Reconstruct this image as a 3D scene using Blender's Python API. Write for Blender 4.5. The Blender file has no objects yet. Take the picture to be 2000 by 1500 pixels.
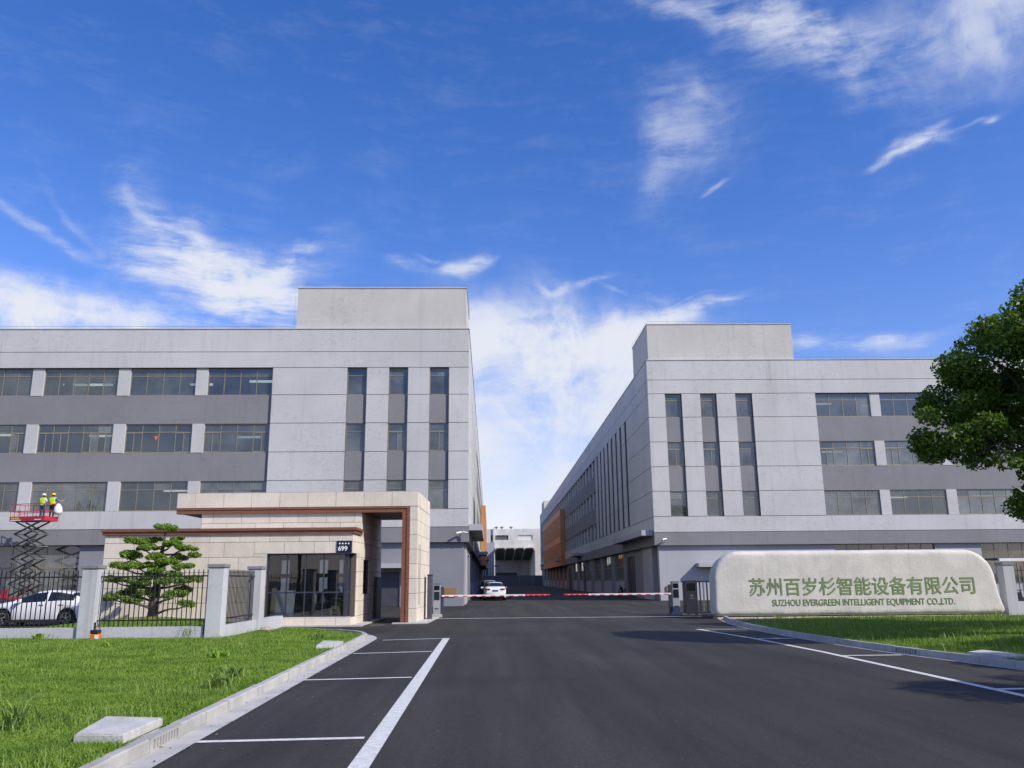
import bpy, math, random
import numpy as np
from mathutils import Vector, Matrix
random.seed(7); RNG = np.random.default_rng(11)
S = bpy.context.scene
COL = S.collection

# ------------------------------------------------------------------ camera
def cam_axes(pitch, yaw, roll):
    f = Vector((math.sin(yaw)*math.cos(pitch), math.cos(yaw)*math.cos(pitch), math.sin(pitch)))
    r = Vector((math.cos(yaw), -math.sin(yaw), 0)); u = r.cross(f)
    return r*math.cos(roll)+u*math.sin(roll), -r*math.sin(roll)+u*math.cos(roll), f
cr, cu, cf = cam_axes(0.2297, 0.0208, -0.0095)
cam = bpy.data.cameras.new('camera'); co = bpy.data.objects.new('camera', cam); COL.objects.link(co)
cam.sensor_width = 36; cam.lens = 36*1636.7/2000; cam.clip_start = 0.1; cam.clip_end = 5000
co.matrix_world = Matrix(((cr.x, cu.x, -cf.x, 0), (cr.y, cu.y, -cf.y, 0), (cr.z, cu.z, -cf.z, 1.8), (0, 0, 0, 1)))
S.camera = co

# ------------------------------------------------------------------ sun, sky, exposure
TO_SUN = Vector((1.5, -1.0, 1.35)).normalized()
SUN_EL = math.asin(TO_SUN.z); SUN_ROT = math.atan2(TO_SUN.x, TO_SUN.y)
sl = bpy.data.lights.new('sun', 'SUN'); sl.energy = 4.7; sl.angle = math.radians(0.53); sl.color = (1.0, 0.945, 0.85)
so = bpy.data.objects.new('sun', sl); COL.objects.link(so)
so.rotation_euler = (-TO_SUN).to_track_quat('-Z', 'Y').to_euler(); so.location = TO_SUN*200
S.view_settings.view_transform = 'Standard'; S.view_settings.look = 'None'
S.view_settings.gamma = 1.0; S.view_settings.use_curve_mapping = False; S.view_settings.exposure = 0.0
S.render.engine = 'CYCLES'; S.cycles.max_bounces = 6; S.cycles.transparent_max_bounces = 24; S.cycles.use_denoising = True
S.cycles.diffuse_bounces = 3; S.cycles.glossy_bounces = 3; S.cycles.sample_clamp_indirect = 6
W = bpy.data.worlds.new('World'); S.world = W; W.use_nodes = True
W.cycles.sampling_method = 'MANUAL'; W.cycles.sample_map_resolution = 128

class NT:
    """small helper for building node trees"""
    def __init__(s, tree): s.t = tree; s.n = tree.nodes; s.l = tree.links
    def add(s, typ, **kw):
        nd = s.n.new(typ)
        for k, v in kw.items(): setattr(nd, k, v)
        return nd
    def put(s, sock, v):
        if hasattr(v, 'is_linked') or isinstance(v, bpy.types.NodeSocket): s.l.new(v, sock)
        elif v is not None: sock.default_value = v
    def math(s, op, a, b=None, c=None, clamp=False):
        nd = s.add('ShaderNodeMath', operation=op, use_clamp=clamp)
        for i, v in enumerate((a, b, c)):
            if v is not None: s.put(nd.inputs[i], v)
        return nd.outputs[0]
    def vmath(s, op, a, b=None):
        nd = s.add('ShaderNodeVectorMath', operation=op)
        s.put(nd.inputs[0], a)
        if b is not None: s.put(nd.inputs[1], b)
        return nd.outputs['Value'] if op in ('LENGTH', 'DOT_PRODUCT') else nd.outputs[0]
    def mix(s, fac, a, b, typ='MIX'):
        nd = s.add('ShaderNodeMix', data_type='RGBA', blend_type=typ)
        s.put(nd.inputs[0], fac); s.put(nd.inputs[6], a); s.put(nd.inputs[7], b)
        return nd.outputs[2]
    def rng(s, v, a, b, c=0.0, d=1.0, smooth=False):
        nd = s.add('ShaderNodeMapRange', interpolation_type='SMOOTHSTEP' if smooth else 'LINEAR')
        s.put(nd.inputs[0], v)
        for i, x in enumerate((a, b, c, d)): s.put(nd.inputs[i+1], x)
        return nd.outputs[0]
    def noise(s, vec, scale, detail=3, rough=0.5, dist=0.0, dim='3D'):
        nd = s.add('ShaderNodeTexNoise', noise_dimensions=dim); s.put(nd.inputs['Vector'], vec)
        nd.inputs['Scale'].default_value = scale; nd.inputs['Detail'].default_value = detail
        nd.inputs['Roughness'].default_value = rough; nd.inputs['Distortion'].default_value = dist
        return nd.outputs[0]
    def mapping(s, vec, loc=(0, 0, 0), rot=(0, 0, 0), sc=(1, 1, 1), typ='POINT'):
        nd = s.add('ShaderNodeMapping', vector_type=typ); s.put(nd.inputs[0], vec)
        nd.inputs[1].default_value = loc; nd.inputs[2].default_value = rot; nd.inputs[3].default_value = sc
        return nd.outputs[0]

def build_world():
    k = NT(W.node_tree); k.n.clear()
    out = k.add('ShaderNodeOutputWorld')
    sky = k.add('ShaderNodeTexSky', sky_type='NISHITA'); sky.sun_disc = False
    sky.sun_elevation = SUN_EL; sky.sun_rotation = SUN_ROT
    sky.air_density = 1.0; sky.dust_density = 0.35; sky.ozone_density = 3.0; sky.altitude = 0
    hs = k.add('ShaderNodeHueSaturation'); hs.inputs['Saturation'].default_value = 1.32; hs.inputs['Value'].default_value = 1.0; hs.inputs['Hue'].default_value = 0.508
    k.l.new(sky.outputs[0], hs.inputs['Color']); base = k.mix(1.0, hs.outputs[0], (1.95, 1.42, 1.60, 1), 'MULTIPLY')
    tc = k.add('ShaderNodeTexCoord'); sep = k.add('ShaderNodeSeparateXYZ'); k.l.new(tc.outputs['Generated'], sep.inputs[0])
    el = k.math('ARCSINE', sep.outputs[2]); az = k.math('ARCTAN2', sep.outputs[0], sep.outputs[1])
    cmb = k.add('ShaderNodeCombineXYZ'); k.l.new(az, cmb.inputs[0]); k.l.new(el, cmb.inputs[1]); P = cmb.outputs[0]
    D = math.radians
    # cirrus: azimuth, elevation, half length, half height, tilt (degrees), opacity
    clouds = [
        (-18.29, 18.9, 6.16, 2.39, -17.0, 1.35), (-16.02, 20.11, 4.14, 1.57, 19.0, 1.08), (-21.71, 20.79, 4.47, 0.78, -43.0, 1.08), (-19.1, 20.78, 4.24, 0.8, -35.0, 0.81), (-13.7, 21.81, 2.27, 0.6, 42.0, 0.88),
        (-15.22, 18.18, 5.59, 1.4, -8.0, 1.08), (-23.42, 22.14, 1.84, 0.35, -56.0, 0.68), (-11.75, 17.73, 4.17, 0.74, -17.0, 0.81), (-28.43, 15.61, 7.74, 1.61, 0.0, 1.38), (-29.97, 16.92, 4.55, 0.99, -1.0, 0.75),
        (-24.44, 16.6, 4.64, 0.8, -13.0, 0.88), (-30.44, 20.93, 3.38, 0.39, -17.0, 0.5), (-27.95, 21.7, 2.93, 0.31, -38.0, 0.2), (-2.0, 21.16, 1.4, 0.45, 21.0, 0.95), (-1.14, 21.68, 0.71, 0.25, 48.0, 0.6),
        (-6.49, 21.22, 2.01, 0.41, -9.0, 0.4), (-4.3, 21.63, 1.17, 0.24, -13.0, 0.25), (3.39, 15.23, 7.5, 3.0, -2.0, 1.4), (-0.23, 16.66, 3.61, 1.6, -1.0, 1.12), (7.75, 16.15, 5.08, 1.6, 5.0, 1.19),
        (1.15, 9.31, 8.51, 6.03, -1.0, 1.05), (2.5, 4.46, 9.8, 3.56, -1.0, 0.7), (2.35, 18.73, 1.19, 0.29, -65.0, 0.7), (3.29, 19.68, 1.52, 0.28, 27.0, 0.6), (5.71, 20.54, 1.81, 0.24, 24.0, 0.85),
        (7.9, 20.11, 1.64, 0.21, -17.0, 0.35), (12.18, 19.01, 1.59, 0.34, -12.0, 0.4), (15.27, 17.75, 2.89, 0.41, 12.0, 1.0), (13.14, 17.23, 2.78, 0.68, 1.0, 0.8), (17.37, 18.24, 1.42, 0.17, 6.0, 0.55),
        (13.55, 18.23, 2.6, 0.09, 12.0, 0.3), (9.92, 16.74, 2.83, 0.83, 6.0, 0.5), (25.68, 13.72, 4.36, 0.64, -4.0, 0.65), (28.09, 13.91, 2.28, 0.45, -4.0, 0.65), (21.98, 14.05, 2.5, 0.6, -6.0, 0.52),
        (22.64, 33.49, 6.09, 1.48, -27.0, 1.04), (14.46, 36.36, 7.37, 0.58, -19.0, 0.5), (33.73, 31.54, 4.62, 2.08, -3.0, 0.85), (35.54, 31.82, 3.32, 1.82, -18.0, 0.6), (29.72, 31.36, 4.59, 0.77, -22.0, 0.35),
        (14.01, 30.52, 2.86, 2.55, 50.0, 0.42), (13.15, 28.87, 2.95, 1.98, 45.0, 0.45), (12.29, 27.02, 2.3, 1.02, 52.0, 0.4), (15.56, 31.43, 2.1, 0.72, -42.0, 0.35), (28.88, 26.45, 1.65, 0.42, -1.0, 1.1),
        (29.55, 26.84, 0.86, 0.31, 26.0, 0.9), (27.11, 26.15, 1.83, 0.22, 6.0, 0.7), (30.55, 26.37, 0.83, 0.27, -5.0, 0.7), (32.83, 26.73, 0.61, 0.15, 11.0, 0.75), (16.64, 25.76, 0.8, 0.17, 31.0, 0.5),
        (31.5, 26.68, 1.27, 0.12, 8.0, 0.35), (9.5, 15.6, 5.0, 1.8, 4, 1.0), (6.0, 12.5, 6.5, 3.0, 0, 0.9),
    ]
    wn = k.add('ShaderNodeTexNoise', noise_dimensions='2D'); wn.inputs['Scale'].default_value = 5.0; wn.inputs['Detail'].default_value = 4; wn.inputs['Roughness'].default_value = 0.5; k.l.new(P, wn.inputs['Vector'])
    wv = k.add('ShaderNodeVectorMath', operation='MULTIPLY_ADD'); k.l.new(wn.outputs['Color'], wv.inputs[0])
    wv.inputs[1].default_value = (0.11, 0.09, 0); k.l.new(k.vmath('SUBTRACT', P, (0.055, 0.045, 0)), wv.inputs[2]); PW = wv.outputs[0]
    # three sheets of drawn-out ice fibres, each combed in another direction, shared by all the wisps
    PF = k.mix(0.65, PW, P)
    SH = [k.noise(k.mapping(PF, (5.0*j, 2.0*j, 0), (0, 0, D(r)), (10, 52, 1)), 1.0, 8, 0.66, 0.10, '2D') for j, r in enumerate((24, -18, -58))]
    puff = k.noise(PW, 16.0, 6, 0.58, 0.1, '2D')
    FB = [k.math('MULTIPLY_ADD', n_, 1.6, k.math('MULTIPLY_ADD', puff, 1.0, -0.78)) for n_ in SH]+[k.math('MULTIPLY_ADD', puff, 1.5, k.math('MULTIPLY_ADD', SH[1], 0.35, -0.30))]
    clouds = [(a, e, rx*1.12, ry*1.3, t, op*0.74) if (e > 26.5 and ry > 0.6 and a < 40 and not 27 < a < 31) else (a, e, rx, ry, t, op) for a, e, rx, ry, t, op in clouds]
    def field(lst):
        trans = None
        for (a, e, rx, ry, tilt, op) in lst:
            loc = k.mapping(PW, (D(a), D(e), 0), (0, 0, D(tilt)), (D(rx*1.3), D(ry*1.45), 1), 'TEXTURE')
            g = k.math('EXPONENT', k.math('MULTIPLY', k.vmath('DOT_PRODUCT', loc, loc), -1.25))
            dens = k.rng(k.math('MULTIPLY', g, FB[3 if ry > 1.4 and abs(tilt) < 26 and not -24 < a < -8 else (0 if -45 <= tilt < -3 else (2 if abs(tilt) > 45 else 1))]), 0.02, 0.92, 0.0, op, True)
            t = k.math('SUBTRACT', 1.0, k.math('MULTIPLY', dens, 0.86), None, True)
            trans = t if trans is None else k.math('MULTIPLY', trans, t)
        return trans
    veil = k.math('MULTIPLY', k.rng(FB[0], 0.40, 1.3, 0.0, 0.07, True), k.rng(el, -0.05, 0.1, 0, 1))
    low = k.math('MULTIPLY', k.rng(el, D(15), D(1), 0.0, 0.7, True), k.rng(puff, 0.25, 0.75, 0.7, 1.0, True))
    T0 = k.math('MULTIPLY', k.math('SUBTRACT', 1.0, veil), k.math('SUBTRACT', 1.0, low))
    ccol = (6.5, 6.8, 7.6, 1)
    def sky_part(tr):
        b_ = k.add('ShaderNodeBackground'); b_.inputs[1].default_value = 0.12
        k.l.new(k.mix(k.math('SUBTRACT', 1.0, k.math('MULTIPLY', T0, tr), None, True), base, ccol), b_.inputs[0]); return b_.outputs[0]
    AZ = 5.0    # the wisps left and right of this azimuth are worked out separately; those astride it belong to both
    left = [c for c in clouds if c[0]-2.6*max(c[2], c[3]) < AZ]; right = [c for c in clouds if c[0]+2.6*max(c[2], c[3]) > AZ]
    # round the rest of the sky the same fibres go on as loose banks
    cover = k.rng(k.noise(P, 2.3, 2, 0.5, 0.0, '2D'), 0.46, 0.70, 0.0, 1.0, True)
    rest = k.math('SUBTRACT', 1.0, k.rng(k.math('MULTIPLY', cover, FB[0]), 0.05, 0.8, 0.0, 0.8, True))
    inside = k.math('MULTIPLY', k.math('LESS_THAN', k.math('ABSOLUTE', k.math('SUBTRACT', az, D(1))), D(47)), k.math('LESS_THAN', k.math('ABSOLUTE', k.math('SUBTRACT', el, D(23))), D(24)))
    m1 = k.add('ShaderNodeMixShader'); k.put(m1.inputs[0], k.math('GREATER_THAN', az, D(AZ))); k.l.new(sky_part(field(left)), m1.inputs[1]); k.l.new(sky_part(field(right)), m1.inputs[2])
    m2 = k.add('ShaderNodeMixShader'); k.put(m2.inputs[0], inside); k.l.new(sky_part(rest), m2.inputs[1]); k.l.new(m1.outputs[0], m2.inputs[2])
    k.l.new(m2.outputs[0], out.inputs[0])
build_world()

# ------------------------------------------------------------------ materials
MATS = {}
def srgb(r, g, b):
    f = lambda c: (c/255/12.92) if c <= 10 else ((c/255+0.055)/1.055)**2.4
    return (f(r), f(g), f(b), 1)
def mat(name, c1, c2=None, scale=4.0, rough=0.8, bump=0.0, bscale=60.0, metal=0.0, spec=0.5, stretch=(1, 1, 1), detail=5, contrast=(0.35, 0.65), speck=None, coat=0.0, dirt=None, sub=0.0, pervar=0.0):
    if name in MATS: return MATS[name]
    m = bpy.data.materials.new(name); m.use_nodes = True; k = NT(m.node_tree)
    b = k.n['Principled BSDF']; b.inputs['Roughness'].default_value = rough; b.inputs['Metallic'].default_value = metal
    b.inputs['Specular IOR Level'].default_value = spec; b.inputs['Coat Weight'].default_value = coat; b.inputs['Coat Roughness'].default_value = 0.08
    c1 = tuple(c1[:3])+(1,); col = c1
    geo = k.add('ShaderNodeNewGeometry'); P = geo.outputs['Position']
    if c2 is not None:
        c2 = tuple(c2[:3])+(1,)
        n = k.noise(k.mapping(P, sc=stretch), scale, detail, 0.6, 0.2)
        col = k.mix(k.rng(n, contrast[0], contrast[1], 0, 1, True), c1, c2)
    if speck:      # (colour, scale, threshold)
        n = k.noise(P, speck[1], 2, 0.5)
        col = k.mix(k.rng(n, speck[2], speck[2]+0.08, 0, speck[3] if len(speck) > 3 else 1.0), col, tuple(speck[0][:3])+(1,))
    if dirt:       # streaks running down: (colour, amount)
        n = k.noise(k.mapping(P, sc=(3.0, 3.0, 0.25)), 1.3, 6, 0.65, 0.3)
        n2 = k.noise(P, 0.35, 3, 0.5)
        col = k.mix(k.math('MULTIPLY', k.rng(n, 0.5, 0.8, 0, dirt[1], True), k.rng(n2, 0.35, 0.65, 0.2, 1)), col, tuple(dirt[0][:3])+(1,))
    if pervar:
        oi = k.add('ShaderNodeObjectInfo'); hv = k.add('ShaderNodeHueSaturation'); k.put(hv.inputs['Color'], col)
        k.put(hv.inputs['Value'], k.rng(oi.outputs['Random'], 0, 1, 1-pervar, 1+pervar)); col = hv.outputs[0]
    k.put(b.inputs['Base Color'], col)
    if bump:
        bn = k.add('ShaderNodeBump'); bn.inputs['Strength'].default_value = bump; bn.inputs['Distance'].default_value = 0.02
        k.l.new(k.noise(P, bscale, 4, 0.6), bn.inputs['Height']); k.l.new(bn.outputs[0], b.inputs['Normal'])
    MATS[name] = m; return m

def plaster(name, c, var=0.08, dirt=0.22, mott=0.5):
    """painted render: cloudy patches, fine mottling, faint run-off streaks"""
    if name in MATS: return MATS[name]
    m = bpy.data.materials.new(name); m.use_nodes = True; k = NT(m.node_tree); b = k.n['Principled BSDF']
    b.inputs['Roughness'].default_value = 0.85; b.inputs['Specular IOR Level'].default_value = 0.25
    P = k.add('ShaderNodeNewGeometry').outputs['Position']
    big = k.noise(P, 0.22, 4, 0.6, 0.4); fine = k.noise(k.mapping(P, sc=(1, 1, 1.5)), 2.7, 3, 0.6, 1.2)
    run = k.noise(k.mapping(P, sc=(2.2, 2.2, 0.12)), 1.0, 6, 0.7)
    v = k.rng(big, 0.3, 0.7, 1-var, 1+var)
    zone = k.rng(k.noise(P, 0.13, 2, 0.5), 0.40, 0.60, 0.20, 1.0, True)
    v = k.math('MULTIPLY', v, k.math('SUBTRACT', 1.0, k.math('MULTIPLY', zone, k.rng(fine, 0.54, 0.63, 0.0, 0.105*mott, True))))
    v = k.math('MULTIPLY', v, k.rng(run, 0.5, 0.85, 1.0, 1-dirt, True))
    hv = k.add('ShaderNodeHueSaturation'); hv.inputs['Color'].default_value = tuple(c[:3])+(1,); k.put(hv.inputs['Value'], v)
    k.l.new(hv.outputs[0], b.inputs['Base Color'])
    bn = k.add('ShaderNodeBump'); bn.inputs['Strength'].default_value = 0.25; bn.inputs['Distance'].default_value = 0.015
    k.l.new(k.noise(P, 18, 4, 0.6), bn.inputs['Height']); k.l.new(bn.outputs[0], b.inputs['Normal'])
    MATS[name] = m; return m

def glass(name, tint=(0.42, 0.46, 0.47), refl=1.0, rough=0.02, haze=0.10, hazecol=(0.16, 0.18, 0.19)):
    """window pane: tinted see-through, fresnel reflection, a patchy pale diffuse haze"""
    if name in MATS: return MATS[name]
    m = bpy.data.materials.new(name); m.use_nodes = True; k = NT(m.node_tree); k.n.clear()
    out = k.add('ShaderNodeOutputMaterial')
    tr = k.add('ShaderNodeBsdfTransparent'); tr.inputs[0].default_value = tint+(1,)
    gl = k.add('ShaderNodeBsdfGlossy'); gl.inputs['Roughness'].default_value = rough; gl.inputs['Color'].default_value = (0.9, 0.93, 0.95, 1)
    df = k.add('ShaderNodeBsdfDiffuse'); df.inputs[0].default_value = hazecol+(1,)
    fr = k.add('ShaderNodeFresnel'); fr.inputs[0].default_value = 1.6
    P = k.add('ShaderNodeNewGeometry').outputs['Position']
    bn = k.add('ShaderNodeBump'); bn.inputs['Strength'].default_value = 0.06; bn.inputs['Distance'].default_value = 0.05
    k.l.new(k.noise(P, 0.8, 2, 0.5), bn.inputs['Height']); k.l.new(bn.outputs[0], gl.inputs['Normal'])
    m1 = k.add('ShaderNodeMixShader'); k.put(m1.inputs[0], k.rng(k.noise(P, 0.5, 4, 0.6), 0.3, 0.7, haze*0.4, haze*1.6)); k.l.new(tr.outputs[0], m1.inputs[1]); k.l.new(df.outputs[0], m1.inputs[2])
    m2 = k.add('ShaderNodeMixShader'); k.put(m2.inputs[0], k.math('MULTIPLY', fr.outputs[0], refl, None, True)); k.l.new(m1.outputs[0], m2.inputs[1]); k.l.new(gl.outputs[0], m2.inputs[2])
    k.l.new(m2.outputs[0], out.inputs[0]); MATS[name] = m; return m

def leafmat(name, c1, c2, trans=0.35, rough=0.5, c3=None, patch=0.0):
    if name in MATS: return MATS[name]
    m = bpy.data.materials.new(name); m.use_nodes = True; k = NT(m.node_tree); k.n.clear()
    out = k.add('ShaderNodeOutputMaterial'); geo = k.add('ShaderNodeNewGeometry')
    col = k.mix(geo.outputs['Random Per Island'], tuple(c1)+(1,), tuple(c2)+(1,))
    if c3 is not None:
        n = k.noise(geo.outputs['Position'], patch, 3, 0.6)
        col = k.mix(k.rng(n, 0.42, 0.66, 0, 0.9, True), col, tuple(c3)+(1,))
        n2 = k.noise(k.mapping(geo.outputs['Position'], (7, 3, 1)), patch*0.45, 4, 0.65, 0.4)
        col = k.mix(k.rng(n2, 0.58, 0.74, 0, 0.45, True), col, (0.36, 0.39, 0.10, 1))
    pb = k.add('ShaderNodeBsdfPrincipled'); pb.inputs['Roughness'].default_value = rough; pb.inputs['Specular IOR Level'].default_value = 0.3
    k.l.new(col, pb.inputs['Base Color'])
    tl = k.add('ShaderNodeBsdfTranslucent'); k.l.new(k.mix(0.35, col, (0.25, 0.4, 0.02, 1)), tl.inputs[0])
    mx = k.add('ShaderNodeMixShader'); mx.inputs[0].default_value = trans
    k.l.new(pb.outputs[0], mx.inputs[1]); k.l.new(tl.outputs[0], mx.inputs[2]); k.l.new(mx.outputs[0], out.inputs[0])
    MATS[name] = m; return m

def stripes(name, a, b, period, axis=0, duty=0.5, rough=0.5):
    m = bpy.data.materials.new(name); m.use_nodes = True; k = NT(m.node_tree); bs = k.n['Principled BSDF']; bs.inputs['Roughness'].default_value = rough
    tc = k.add('ShaderNodeTexCoord'); sp = k.add('ShaderNodeSeparateXYZ'); k.l.new(tc.outputs['Object'], sp.inputs[0])
    f = k.math('FRACT', k.math('DIVIDE', sp.outputs[axis], period)); g = k.math('LESS_THAN', f, duty)
    k.l.new(k.mix(g, a, b), bs.inputs['Base Color']); return m

def asphalt():
    m = bpy.data.materials.new('asphalt'); m.use_nodes = True; k = NT(m.node_tree); b = k.n['Principled BSDF']
    P = k.add('ShaderNodeNewGeometry').outputs['Position']
    lanes = k.noise(k.mapping(P, sc=(1.0, 0.06, 1)), 1.1, 6, 0.65, 0.25); patch = k.noise(P, 0.14, 4, 0.55, 0.3)
    grit = k.noise(P, 42, 4, 0.8); grit2 = k.noise(P, 9, 5, 0.7)
    v = k.math('MULTIPLY', k.rng(lanes, 0.36, 0.64, 0.70, 1.32), k.rng(patch, 0.36, 0.64, 0.74, 1.28))
    v = k.math('MULTIPLY', v, k.rng(grit, 0.32, 0.68, 0.45, 1.60)); v = k.math('MULTIPLY', v, k.rng(grit2, 0.3, 0.7, 0.80, 1.20))
    hv = k.add('ShaderNodeHueSaturation'); hv.inputs['Color'].default_value = (0.0300, 0.0278, 0.0240, 1); k.put(hv.inputs['Value'], v)
    stone = k.math('MAXIMUM', k.rng(k.noise(P, 60, 1, 0.5), 0.70, 0.75, 0, 0.6), k.rng(k.noise(P, 17, 1, 0.5), 0.765, 0.785, 0, 0.8))
    k.l.new(k.mix(stone, hv.outputs[0], (0.22, 0.21, 0.2, 1)), b.inputs['Base Color'])
    k.put(b.inputs['Roughness'], k.rng(patch, 0.3, 0.7, 0.72, 0.9)); b.inputs['Specular IOR Level'].default_value = 0.35
    bn = k.add('ShaderNodeBump'); bn.inputs['Strength'].default_value = 0.7; bn.inputs['Distance'].default_value = 0.006
    k.l.new(grit, bn.inputs['Height']); k.l.new(bn.outputs[0], b.inputs['Normal']); MATS['asphalt'] = m; return m

M_ASPH = asphalt()
M_LIGHT = plaster('light_grey_render', (0.51, 0.515, 0.505), mott=1.0)
M_SPAN = plaster('mid_grey_render', (0.222, 0.226, 0.232), mott=0.8)
M_GROUNDW = plaster('ground_floor_render', (0.235, 0.240, 0.262), mott=0.1, dirt=0.1)
M_GROUNDR = plaster('pale_ground_floor_render', (0.40, 0.405, 0.425), mott=0.1, dirt=0.1)
M_PENT = plaster('penthouse_render', (0.52, 0.51, 0.475), mott=1.0)
M_JOINT = mat('dark_joint', (0.10, 0.10, 0.11))
M_TAN = mat('champagne_aluminium', (0.30, 0.27, 0.185), (0.26, 0.235, 0.165), 3, 0.45, metal=0.3)
M_GLASS = glass('window_glass', (0.46, 0.52, 0.52), 1.5, haze=0.26, hazecol=(0.26, 0.29, 0.28))
GL = [M_GLASS, glass('clear_factory_glass', (0.60, 0.66, 0.66), 1.5, haze=0.14, hazecol=(0.26, 0.29, 0.28)), glass('hazy_factory_glass', (0.40, 0.45, 0.45), 1.5, haze=0.42, hazecol=(0.28, 0.31, 0.30))]  # panes differ in tint and in how much pale haze they carry
M_GLASS2 = glass('dim_window_glass', (0.40, 0.45, 0.45), 1.4, haze=0.34, hazecol=(0.25, 0.275, 0.265))
M_INT = mat('interior_paint', (0.32, 0.33, 0.34), (0.40, 0.41, 0.42), 0.5, 0.9)
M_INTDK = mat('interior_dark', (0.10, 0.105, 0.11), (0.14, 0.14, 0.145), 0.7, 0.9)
M_WHITE = mat('white_paint', (0.78, 0.78, 0.76), (0.70, 0.70, 0.68), 2, 0.6)
M_LAMP = mat('lamp_panel', (0.85, 0.85, 0.82)); _b = M_LAMP.node_tree.nodes['Principled BSDF']; _b.inputs['Emission Color'].default_value = (1, 0.98, 0.92, 1); _b.inputs['Emission Strength'].default_value = 1.4
M_ORANGE = mat('orange_panel', (0.56, 0.265, 0.10), (0.50, 0.235, 0.09), 1.5, 0.6)
M_BROWN = mat('brown_metal_trim', (0.235, 0.095, 0.050), (0.19, 0.075, 0.042), 3, 0.45, stretch=(1, 1, 6))
M_GRAN = mat('beige_granite', (0.74, 0.665, 0.55), (0.66, 0.59, 0.485), 1.3, 0.75, bump=0.35, bscale=55, speck=((0.30, 0.24, 0.20), 38, 0.60, 0.55), pervar=0.055, dirt=((0.45, 0.33, 0.2), 0.25))
M_GRANDK = mat('grout', (0.11, 0.095, 0.08))
M_FRAME = mat('dark_blue_grey_metal', (0.055, 0.062, 0.085), (0.045, 0.05, 0.07), 4, 0.4, metal=0.2)
M_BLACK = mat('black_metal', (0.012, 0.012, 0.014), (0.02, 0.02, 0.022), 5, 0.45)
M_DGREY = mat('dark_grey_metal', (0.075, 0.08, 0.095), (0.06, 0.065, 0.078), 2, 0.45, metal=0.2)
M_FENCEW = plaster('fence_render', (0.47, 0.48, 0.49), dirt=0.35, mott=0.7, var=0.12)
M_CONC = mat('concrete', (0.46, 0.45, 0.42), (0.36, 0.355, 0.335), 2.2, 0.85, bump=0.3, bscale=40, dirt=((0.22, 0.21, 0.19), 0.5), pervar=0.06)
M_SLAB = mat('pale_slab_concrete', (0.56, 0.55, 0.52), (0.46, 0.455, 0.43), 3.0, 0.85, bump=0.4, bscale=30, dirt=((0.28, 0.27, 0.24), 0.5), speck=((0.3, 0.29, 0.27), 14, 0.62, 0.5))
M_GUTTER = mat('gutter_concrete', (0.50, 0.49, 0.46), (0.40, 0.39, 0.37), 1.5, 0.85, bump=0.2, bscale=40, speck=((0.25, 0.2, 0.15), 9, 0.66, 0.4))
M_LINE = mat('road_paint', (0.70, 0.70, 0.67), (0.55, 0.55, 0.53), 9, 0.7, speck=((0.15, 0.15, 0.15), 30, 0.63, 0.6), bump=0.2, bscale=70)
M_SOIL = mat('lawn_soil', (0.09, 0.15, 0.018), (0.14, 0.19, 0.03), 1.4, 0.95, bump=0.5, bscale=20)
M_RED = mat('red_lift_paint', (0.48, 0.022, 0.045), (0.40, 0.02, 0.04), 3, 0.45)
M_STEELDK = mat('dark_steel', (0.06, 0.06, 0.065), (0.09, 0.088, 0.085), 6, 0.5, metal=0.4)
M_STEEL = mat('worn_steel', (0.36, 0.36, 0.35), (0.27, 0.26, 0.25), 8, 0.4, metal=0.6)

# ------------------------------------------------------------------ object helpers
def props(o, label=None, cat=None, group=None, kind=None):
    if label: o['label'] = label
    if cat: o['category'] = cat
    if group: o['group'] = group
    if kind: o['kind'] = kind
    return o
def link(name, me, parent=None, loc=(0, 0, 0), rot=(0, 0, 0)):
    o = bpy.data.objects.new(name, me); COL.objects.link(o)
    if parent is not None: o.parent = parent
    o.location = loc; o.rotation_euler = rot; return o
def thing(name, label, cat, loc=(0, 0, 0), rz=0.0, group=None):
    return props(link(name, None, None, loc, (0, 0, rz)), label, cat, group)
def copy_tree(o, parent=None):
    c = o.copy(); COL.objects.link(c); c.parent = parent
    for ch in o.children: copy_tree(ch, c)
    return c

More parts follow.
